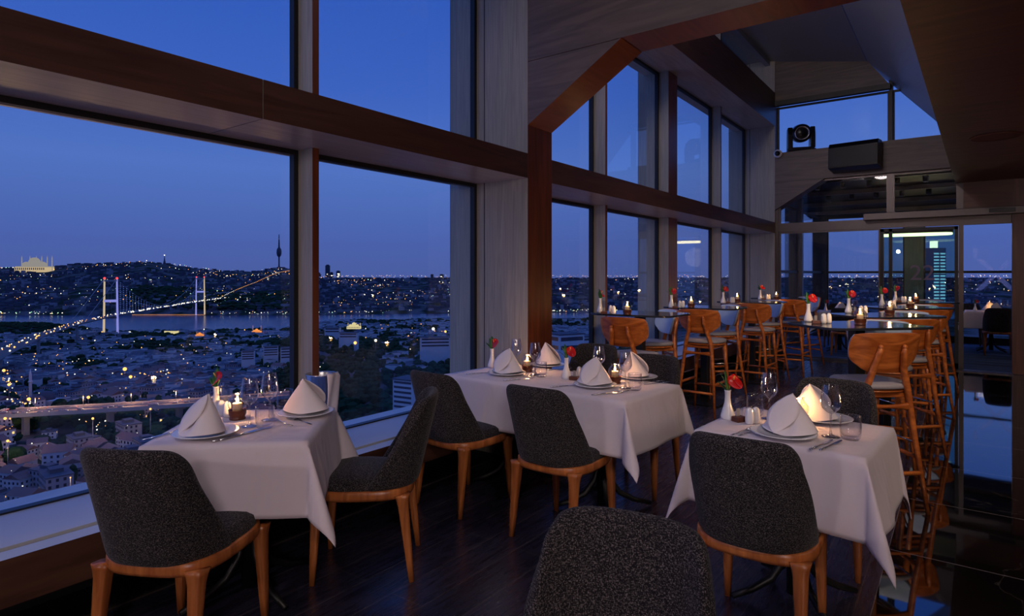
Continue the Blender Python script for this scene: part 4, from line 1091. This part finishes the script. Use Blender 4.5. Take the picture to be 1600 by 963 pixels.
for _ in range(9000):
    px = rnd.uniform(-80, 720) if rnd.random() < .85 else rnd.uniform(840, 1010); t = (px-800)/FPX; f = 300+1850*rnd.random()**.9
    sh = pw(px, SHORE)
    tw = town(t, f)
    if f > sh-25 or rnd.random() < tw*.8: continue
    if f < 520 and px < 470 and rnd.random() < .7: continue
    if any((ground(t, f)-q).length_squared < 70 for q in houses[:120]): continue
    k = 1+max(0, f-700)/500
    tree_mesh(mb, ground(t, f), rnd.uniform(3.5, 5.5)*k**.5, rnd.uniform(7, 12), rnd, 0)
for _ in range(900):
    px = rnd.uniform(200, 480); t = (px-800)/FPX; f = rnd.uniform(2720, 3200)
    tree_mesh(mb, ground(t, f), 14, 15, rnd, 0)
tag(mb.build('woodland', 'crown'), 'dark woods between the quarters on both shores', 'woods', None, 'stuff')
# -------- city lights
LG = {k: MB() for k in ('lo', 'lw', 'lg')}
def lamp_dot(k, p, r):
    x, y, z = p; LG[k].add([(x+r, y, z), (x-r, y, z), (x, y+r, z), (x, y-r, z), (x, y, z+r), (x, y, z-r)], [(0, 2, 4), (2, 1, 4), (1, 3, 4), (3, 0, 4), (2, 0, 5), (1, 2, 5), (3, 1, 5), (0, 3, 5)])
for _ in range(2500):
    px = rnd.uniform(-60, 730) if rnd.random() < .72 else rnd.uniform(730, 1600); t = (px-800)/FPX; f = 2700+1900*rnd.random()**.85
    if f < pw(px, FAR)+10: continue
    if rnd.random() > .35+1.5*nz(t*f+500, f, 330): continue
    p = ground(t, f); p.z += 14
    lamp_dot(rnd.choice(('lo', 'lo', 'lo', 'lw', 'lw', 'lg') if rnd.random() < .9 else ('lw',)), p, f*rnd.choice((.0003, .0003, .0004, .00055, .0008)))
for _ in range(500):   # beyond the plain, near the horizon
    px = rnd.uniform(470, 1600); t = (px-800)/FPX; f = rnd.uniform(4600, 9000); p = ground(t, f); p.z += 20+rnd.random()*20
    lamp_dot(rnd.choice(('lo', 'lw')), p, f*rnd.choice((.00025, .0003, .0005)))
for k in range(150):    # far waterfront
    px = rnd.choice((rnd.uniform(0, 100), rnd.uniform(440, 470), rnd.uniform(330, 470), rnd.uniform(498, 720), rnd.uniform(860, 1600), rnd.uniform(860, 930))); t = (px-800)/FPX; f = pw(px, FAR)+12
    lamp_dot(rnd.choice(('lo', 'lw', 'lw', 'lg')), Q(t, f, SEA+rnd.uniform(4, 16)), f*rnd.choice((.0004, .0006, .0009)))
for k in range(56):     # lit quay under the bridge
    px = 207+2.05*k; t = (px-800)/FPX; f = pw(px, FAR)-4; lamp_dot('lo', Q(t, f, SEA+3), f*.00042)
for _ in range(620):   # near quarters
    px = rnd.uniform(-30, 480) if rnd.random() < .75 else rnd.uniform(480, 715); t = (px-800)/FPX; f = rnd.uniform(320, 1900)
    if f > pw(px, SHORE)-80: continue
    if rnd.random() > town(t, f)+.12: continue
    p = ground(t, f); p.z += rnd.uniform(6, 14)
    lamp_dot(rnd.choice(('lo', 'lo', 'lw', 'lw')), p, f*rnd.choice((.0004, .0005, .0007, .0010)))
for (cx, cy, sx2, sy2, n_, f) in ((245, 590, 40, 16, 46, 800), (10, 600, 22, 18, 24, 640), (30, 625, 26, 8, 10, 560), (90, 640, 20, 2, 5, 560), (600, 608, 40, 3, 22, 620), (100, 563, 60, 14, 16, 900), (420, 585, 20, 8, 6, 800), (160, 660, 40, 10, 8, 430), (10, 668, 14, 14, 8, 460)):
    for _ in range(n_):
        t = (rnd.gauss(cx, sx2*.5)-800)/FPX; ff = f*rnd.uniform(.93, 1.07); py = rnd.gauss(cy, sy2*.5)
        e = -(py-HOR)/FPX*ff; e = max(e, elev(t, ff)+3)
        lamp_dot(rnd.choice(('lo', 'lo', 'lw')), Q(t, ff, e), ff*rnd.choice((.0006, .0009, .0013)))
# the road beyond the bridge climbing the far hill
for k in range(60):
    px = 335+130*k/60; py = pw(px, [(335, 468), (360, 465), (372, 462), (390, 450), (420, 435), (465, 428)])+rnd.uniform(-1.5, 1.5)
    t = (px-800)/FPX; f = 2800+18*k*1.2; lamp_dot('lo' if k > 14 else 'lw', ground(t, f+0)+Vector((0, 0, 22+k*.3)), f*.0005)
for k, nm, lb in (('lo', 'sodium_city_lights', 'scattered orange lights of the city on both shores'), ('lw', 'white_city_lights', 'scattered white lights of the city on both shores'), ('lg', 'green_city_lights', 'scattered greenish lights of the city on both shores')):
    tag(LG[k].build(nm, k, recalc=False), lb, 'city lights', None, 'stuff')
# bright street lamps that really light their surroundings
def street_lamp(px, py, f, label, col=(1, .62, .28), power=9000, r=1.2, m='lo'):
    t = (px-800)/FPX; e = -(py-HOR)/FPX*f; g = elev(t, f); 
    if e < g+6: e = g+6
    p = Q(t, f, g); h = e-g
    l = thing('street_lamp', label, 'street lamp', p, 0, 'bright street lamps of the near quarters')
    MB().tube([(0, 0, -1), (0, 0, h)], [.25, .15], 6).build('pole', 'concrete', l)
    MB().ball((0, 0, h+r*.4), r).build('lamp_head', m, l)
    point('lamp_light', (0, 0, h+1), power, col, 1.0, l)
SLs = [(195, 578, 760, 'brightest orange street lamp of the near quarters, left of centre', 60000, 2.2), (204, 590, 740, 'orange street lamp just below the brightest one', 40000, 1.8), (6, 580, 700, 'orange street lamp at the left edge, upper of two', 45000, 1.6), (14, 602, 640, 'orange street lamp at the left edge, lower of two', 45000, 1.4),
       (45, 625, 560, 'orange street lamp above the left end of the viaduct', 40000, 1.5), (138, 622, 600, 'orange street lamp glowing just above the viaduct', 30000, 1.4), (145, 655, 440, 'orange street lamp under the viaduct near its pier', 20000, .8), (235, 640, 480, 'orange street lamp under the viaduct behind the napkin', 20000, .8),
       (8, 655, 470, 'orange street lamp on the road at the left edge', 40000, 1.0), (12, 690, 400, 'orange street lamp below the viaduct at the left edge', 30000, .8), (110, 747, 330, 'small yellow street lamp among the houses beside the chair back', 3500, .35)]
for px, py, f, lb, pwr, r in SLs: street_lamp(px, py, f, lb, power=pwr*.6, r=r)
street_lamp(677, 515, 1100, 'dazzling white floodlight on the wooded hill at right', (1, .95, .85), 60000, 2.6, 'lw')
street_lamp(587, 533, 900, 'white floodlight on the wooded hill, left of the dazzling one', (.9, 1, .95), 30000, 1.9, 'lw')
street_lamp(555, 537, 860, 'orange flood lamp before the lit mosque in the woods', power=60000, r=2.2)
street_lamp(696, 519, 1050, 'orange lamp beside the dazzling white floodlight', power=40000, r=1.9)
street_lamp(203, 508+13, 1750, 'white lamp by the shore under the bridge tower', (1, .95, .8), 60000, 2.4, 'lw')
# -------- motorway viaduct
v = thing('viaduct', 'long concrete motorway viaduct lit orange, crossing at left below the city', 'viaduct', (0, 0, 0))
VP = [(-60, 655.5, 470), (0, 650, 490), (80, 645.5, 500), (160, 641, 515), (240, 636, 532), (320, 630.5, 552), (400, 624, 575), (470, 618, 600)]
pt = [Q((x-800)/FPX, f, -(y-HOR)/FPX*f) for x, y, f in VP]
deck = MB(); par = MB()
for a, b in zip(pt, pt[1:]):
    d = (b-a); d.z = 0; nrm = Vector((-d.y, d.x, 0)).normalized()
    q = [a, b, b+nrm*26, a+nrm*26]
    deck.add([tuple(p) for p in q]+[tuple(p-Vector((0, 0, 2.2))) for p in q], [(0, 1, 2, 3), (4, 7, 6, 5), (0, 4, 5, 1), (1, 5, 6, 2), (2, 6, 7, 3), (3, 7, 4, 0)], [0, 1, 1, 1, 1, 1])
    for s in (0, 13, 25.6):
        e1, e2 = a+nrm*s, b+nrm*s; u = nrm*.4; up = Vector((0, 0, 1.0))
        par.add([e1, e2, e2+u, e1+u, e1+up, e2+up, e2+u+up, e1+u+up], [(0, 1, 2, 3), (4, 7, 6, 5), (0, 4, 5, 1), (1, 5, 6, 2), (2, 6, 7, 3), (3, 7, 4, 0)])
deck.build('deck', ['asphalt', 'concrete'], v, recalc=True); par.build('parapet', 'concrete', v)
for x in (40, 172, 280, 390):
    f = pw(x, [(a[0], a[2]) for a in VP]); y = pw(x, [(a[0], a[1]) for a in VP]); e = -(y-HOR)/FPX*f
    p = Q((x-800)/FPX, f+10, e); g = elev((x-800)/FPX, f)
    MB().box(p.x-3, p.x+3, p.y-2, p.y+2, EYE+g-5, p.z-2).box(p.x-6, p.x+6, p.y-3, p.y+3, p.z-5, p.z-2).build('pier', 'concrete', v)
for i, x in enumerate((-20, 55, 130, 205, 275, 345, 420)):
    f = pw(x, [(a[0], a[2]) for a in VP]); y = pw(x, [(a[0], a[1]) for a in VP]); e = -(y-HOR)/FPX*f
    p = Q((x-800)/FPX, f+13, e)
    MB().tube([p, p+Vector((0, 0, 10))], .18, 6).build('lamp_post', 'concrete', v)
    MB().ball(p+Vector((0, 0, 10)), .35).build('lamp_head', 'lo', v)
    point('viaduct_light', p+Vector((0, 0, 9.5)), 21000, (1, .50, .25), .8, v)
rn = random.Random(4)
cars = []
for k in range(46):
    x = rn.uniform(-30, 400); f = pw(x, [(a[0], a[2]) for a in VP]); y = pw(x, [(a[0], a[1]) for a in VP]); e = -(y-HOR)/FPX*f
    lane = rn.choice((3, 6, 9, 16, 19, 22)); p = Q((x-800)/FPX, f+lane, e+.1)
    lb = 'tiny car driving on the lit motorway viaduct'
    dirv = (pt[4]-pt[2]); rz = math.atan2(dirv.y, dirv.x)
    if not cars:
        c = thing('car', lb, 'car', p, rz, 'cars on the viaduct'); cars.append(c)
        MB().prism([(-2.2, .3), (2.2, .3), (2.2, .9), (1.2, 1.0), (.6, 1.5), (-1.2, 1.5), (-1.9, .95), (-2.2, .9)], 'y', -.9, .9).build('body', 'wallg', c)
        MB().box(2.2, 2.3, -.8, -.4, .5, .8).box(2.2, 2.3, .4, .8, .5, .8).build('headlight', 'lw', c)
        MB().box(-2.3, -2.2, -.8, -.4, .5, .8).box(-2.3, -2.2, .4, .8, .5, .8).build('tail_light', 'lr', c)
    else: dup(cars[0], p, rz+(PI if lane > 13 else 0), lb, group='cars on the viaduct')
# -------- suspension bridge
b = thing('suspension_bridge', 'lit suspension bridge with two tall towers crossing the strait', 'bridge', (0, 0, 0))
A = Q((173-800)/FPX, 1715, 0); B = Q((313-800)/FPX, 2660, 0); ax = (B-A); ax.z = 0; ax.normalize(); pr = Vector((ax.y, -ax.x, 0))
zs, zd, zt = EYE+SEA, EYE-114, EYE-11
for nm, c in (('near', A), ('far', B)):
    for s, m in ((-1, 'towerlitw' if nm == 'near' else 'towerlit'), (1, 'towerlit' if nm == 'near' else 'towerlitw')):
        p = c+pr*s*17.5; q = c+pr*s*15.5
        MB().tube([(p.x, p.y, zs-6), (q.x, q.y, zt)], [3.3, 2.3], 4).build('tower_leg', m, b)
        MB().ball((q.x, q.y, zt+2), 3.0).build('beacon', 'lr', b)
    for z, h in ((zt-5, 5), (zt-62, 7), (zd-6, 5)):
        MB().rbox((c.x, c.y, z), (33, 4, h), math.atan2(pr.y, pr.x)).build('cross_beam', 'towerlit' if z == zt-62 else 'concrete', b)
app = [Q((-80-800)/FPX, 640, -112), Q((0-800)/FPX, 880, -113.5), Q((60-800)/FPX, 1150, -114), Q((120-800)/FPX, 1440, -114), A.copy(), B.copy(), Q((352-800)/FPX, 2950, -112), Q((400-800)/FPX, 3250, -104)]
for i, p in enumerate(app):
    if i in (4, 5): p.z = zd
dk = MB()
for i in range(len(app)):
    pass
def side_of(i):
    d = app[min(i+1, len(app)-1)]-app[max(i-1, 0)]; d.z = 0; d.normalize(); return Vector((d.y, -d.x, 0))
vsd = []
for i, p in enumerate(app):
    s = side_of(i)
    for k, zz in ((-14, 0), (14, 0), (10, -3), (-10, -3)): vsd.append(p+s*k+Vector((0, 0, zz)))
dk.add(vsd, [(4*i+a, 4*i+(a+1) % 4, 4*i+4+(a+1) % 4, 4*i+4+a) for i in range(len(app)-1) for a in range(4)], [0, 1, 1, 1]*(len(app)-1))
dk.build('deck', ['asphalt', 'concrete'], b)
for s in (-1, 1):
    pts = []; hb = MB(); dots = MB()
    for k in range(41):
        u = k/40; p = A.lerp(B, u)+pr*s*15.5; z = zd+4+(zt-zd-4)*(2*u-1)**2; pts.append((p.x, p.y, z))
        if 0 < k < 40:
            hb.tube([(p.x, p.y, zd), (p.x, p.y, z)], .18, 4)
            zz = zd+3
            while zz < z:
                if s > 0: dots.ball((p.x, p.y, zz), .8, 4, 2)
                zz += 5.5
    MB().tube(pts, .7, 6).build('main_cable', 'concrete', b); hb.build('hanger_cables', 'concrete', b)['kind'] = 'stuff'
    if s > 0: dots.build('cable_lights', 'lb', b)['kind'] = 'stuff'
    e = app[3]+pr*s*14; MB().tube([A+pr*s*15.5+Vector((0, 0, zt-A.z)), e], .7, 6).build('side_cable', 'concrete', b)
for i, p in enumerate(app[1:4]):
    g = EYE-165
    MB().tube([(p.x, p.y, g), (p.x, p.y, p.z-3)], 3, 6).build('pier', 'concrete', b)
ro = MB(); rw = MB()
for i in range(1, len(app)-1):
    a, c = app[i], app[i+1]; L = (c-a).length; n_ = int(L/13); s = side_of(i)
    for k in range(n_):
        q = a.lerp(c, (k+rn.random())/n_)
        (rw if (i >= 4 or rn.random() < .35) else ro).ball(q+s*rn.choice((-9, -5, 4, 8))+Vector((0, 0, 1.6)), (1.1 if i < 4 else 1.7)*(.55+.75*rn.random()), 5, 3)
ro.build('lane_lights', 'lo', b)['kind'] = 'stuff'; rw.build('headlights', 'lw', b)['kind'] = 'stuff'
# -------- landmarks
def mosque(px, py, f, w, label, nmin, mat, mh=1.0, emb=None):
    t = (px-800)/FPX; p = Q(t, f, -(py-HOR)/FPX*f); m = thing('mosque', label, 'mosque', p, YAW)
    dm = 'domedim' if w > 100 else mat
    MB().box(-w/2, w/2, -w*.2, w*.2, -w*.1, w*.07).build('hall', mat, m)
    MB().box(-w*.26, w*.26, -w*.19, w*.2, w*.07, w*.2).box(-w/2, w/2, -w*.17, w*.2, w*.07, w*.10).build('upper_hall', dm, m)
    ar = MB()
    for k in range(15): ar.box(-w*.47+k*w*.065, -w*.47+k*w*.065+w*.03, -w*.205, -w*.2, -w*.02, w*.05)
    ar.build('arcade', 'roofd', m)
    MB().lathe([(w*.17, w*.2), (w*.17, w*.24), (w*.15, w*.30), (w*.10, w*.36), (w*.05, w*.385), (.01, w*.39)], 16).build('main_dome', dm, m)
    for s in (-1, 1):
        MB().lathe([(w*.11, w*.1), (w*.11, w*.17), (w*.09, w*.215), (w*.04, w*.245), (.01, w*.25)], 14, (s*w*.27, 0, 0)).build('side_dome', dm, m)
    xs = {2: (-.47, .47), 6: (-.5, -.23, -.02, .16, .34, .5), 1: (.6,)}[nmin]
    for x in xs:
        h = w*.46*mh
        MB().tube([(x*w, w*.1, -w*.05), (x*w, w*.1, h*.8), (x*w, w*.1, h)], [w*.017, w*.014, .1], 8).lathe([(w*.012, h*.55), (w*.024, h*.57), (w*.012, h*.59)], 8, (x*w, w*.1, 0)).build('minaret', dm, m)
    return m
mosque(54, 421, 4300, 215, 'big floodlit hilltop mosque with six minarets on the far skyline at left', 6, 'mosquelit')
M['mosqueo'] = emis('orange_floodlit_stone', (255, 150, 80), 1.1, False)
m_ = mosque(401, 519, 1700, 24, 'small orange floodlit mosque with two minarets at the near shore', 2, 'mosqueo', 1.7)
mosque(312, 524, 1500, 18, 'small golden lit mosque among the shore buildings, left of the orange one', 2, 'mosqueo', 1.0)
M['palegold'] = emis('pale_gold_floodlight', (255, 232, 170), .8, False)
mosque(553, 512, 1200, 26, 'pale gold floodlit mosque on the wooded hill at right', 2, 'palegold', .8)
mm = thing('mosque', 'grey unlit mosque with one slim white minaret, far left among trees', 'mosque', ground((72-800)/FPX, 620), YAW)
MB().box(-12, 12, -8, 8, -3, 9).build('hall', 'wallw', mm); MB().lathe([(8, 9), (8, 11), (7, 14), (4, 17), (.1, 18)], 16).build('dome', 'roofd', mm)
MB().tube([(-16, 0, -3), (-16, 0, 34), (-16, 0, 40)], [1.5, 1.3, .1], 8).lathe([(1.4, 26), (2.2, 27), (1.4, 28)], 8, (-16, 0, 0)).build('minaret', 'wallw', mm)
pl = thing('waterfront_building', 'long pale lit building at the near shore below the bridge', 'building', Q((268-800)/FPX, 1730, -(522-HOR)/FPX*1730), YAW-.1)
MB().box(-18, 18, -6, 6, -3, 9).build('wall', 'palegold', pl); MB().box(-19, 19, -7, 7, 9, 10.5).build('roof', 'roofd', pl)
# towers
tv = thing('television_tower', 'tall thin television tower on the far hill, left of the window mullion', 'tower', Q((436-800)/FPX, 5600, 45), 0)
MB().lathe([(9, 0), (6, 60), (6, 120), (18, 135), (22, 160), (20, 190), (8, 210), (6, 260), (3, 330)], 12).build('shaft', 'roofd', tv); MB().ball((0, 0, 285), 5).ball((0, 0, 205), 4).ball((0, 0, 60), 4).build('beacon', 'lw', tv)
tv = thing('hill_tower', 'small pointed transmission tower on the far ridge above the bridge', 'tower', Q((257-800)/FPX, 4650, 70), 0)
MB().lathe([(18, 0), (9, 25), (4, 50), (1.5, 80)], 8).build('mast', 'roofd', tv); MB().ball((0, 0, 82), 4).build('beacon', 'lw', tv)
def skyscraper(px, y0, y1, f, w, label, lit=.3, m='roofd', grp=None):
    t = (px-800)/FPX; z0 = -(y0-HOR)/FPX*f; h = (y0-y1)/FPX*f
    s = thing('skyscraper', label, 'skyscraper', Q(t, f, z0), YAW+.2)
    MB().box(-w/2, w/2, -w/2, w/2, -80, h).build('tower_body', m, s)
    MB().box(-w*.3, w*.3, -w*.3, w*.3, h, h*1.06).build('crown', m, s)
    q = MB(); rr = random.Random(px)
    for k in range(int(h/14)):
        if rr.random() < lit: q.box(-w*.4*rr.random()-2, w*.4*rr.random()+2, -w/2-.6, -w/2, k*14, k*14+6)
    if q.v: q.build('lit_floors', 'lw', s)
skyscraper(512, 438, 415, 6000, 42, 'tallest dark skyscraper on the horizon right of the mullion')
skyscraper(518, 438, 426, 6050, 30, 'shorter dark skyscraper touching the tallest one')
skyscraper(528.5, 440, 424, 5800, 36, 'lit skyscraper second from the window mullion', .8)
skyscraper(675, 437, 429, 6400, 30, 'faint slim tower on the horizon, left of two near the column'); skyscraper(690, 437, 429, 6400, 42, 'faint broad tower on the horizon, right of two near the column'); skyscraper(643, 437, 432, 6400, 26, 'faint low tower on the horizon, middle of the second pane')
t_ = thing('office_tower', 'office tower with bright lit floor bands, seen through the glass door', 'skyscraper', Q((1459-800)/FPX, 520, -110), YAW+.15)
MB().box(-6, 6, -6, 6, -30, 133).build('tower_body', 'wallg', t_); MB().box(-2, 2, -2, 2, 133, 139).build('crown', 'lw', t_)
q = MB()
for k in range(26): q.box(-5.5, -.8, -6.2, -6, 60+k*2.7, 61.2+k*2.7).box(.6, 5.2, -6.2, -6, 60+k*2.7, 61.2+k*2.7)
M['cool'] = emis('cool_office_light', (170, 215, 255), 1.1, False)
q.build('lit_floors', 'cool', t_)
# slab block right of the side chair, white villas on the hill, hospital block
def block(name, px, y0, y1, f, w, d, label, rz, floors, wall='wallw', win='pane'):
    t = (px-800)/FPX; z0 = -(y0-HOR)/FPX*f; h = (y0-y1)/FPX*f
    s = thing(name, label, 'building', Q(t, f, z0), rz)
    MB().box(-w/2, w/2, -d/2, d/2, -25, h).build('wall', wall, s); MB().box(-w/2-.4, w/2+.4, -d/2-.4, d/2+.4, h, h+.6).build('roof', 'roofd', s)
    fh = h/floors; ww = MB()
    for k in range(floors):
        ww.box(-w*.44, w*.44, -d/2-.08, -d/2+.02, fh*k+fh*.3, fh*k+fh*.75); ww.box(-w/2-.08, -w/2+.02, -d*.4, d*.4, fh*k+fh*.3, fh*k+fh*.75)
    ww.build('window_band', win, s)
block('slab_building', 640, 652, 592, 300, 12, 11, 'pale slab tower behind the tweed chairs, below the second pane', YAW-.5, 8)
block('public_building', 680, 542, 527, 760, 38, 14, 'long pale block with vertical windows in the woods at right', YAW+.15, 3)
block('apartment_block', 423, 556, 541, 950, 22, 10, 'white apartment block at the edge of the woods, left of the mullion', YAW+.4, 4); block('apartment_block', 388, 562, 548, 900, 18, 10, 'white apartment block left of its larger neighbour by the woods', YAW+.3, 4)
block('apartment_block', 448, 560, 543, 930, 18, 10, 'white apartment block touching the left edge of the mullion', YAW+.4, 4)
block('white_villa', 884, 548, 522, 330, 16, 12, 'white house with a red roof seen just right of the brown column', YAW+.5, 2); block('white_villa', 912, 540, 526, 350, 14, 10, 'white house further right behind the chairs of the long table', YAW+.5, 2)
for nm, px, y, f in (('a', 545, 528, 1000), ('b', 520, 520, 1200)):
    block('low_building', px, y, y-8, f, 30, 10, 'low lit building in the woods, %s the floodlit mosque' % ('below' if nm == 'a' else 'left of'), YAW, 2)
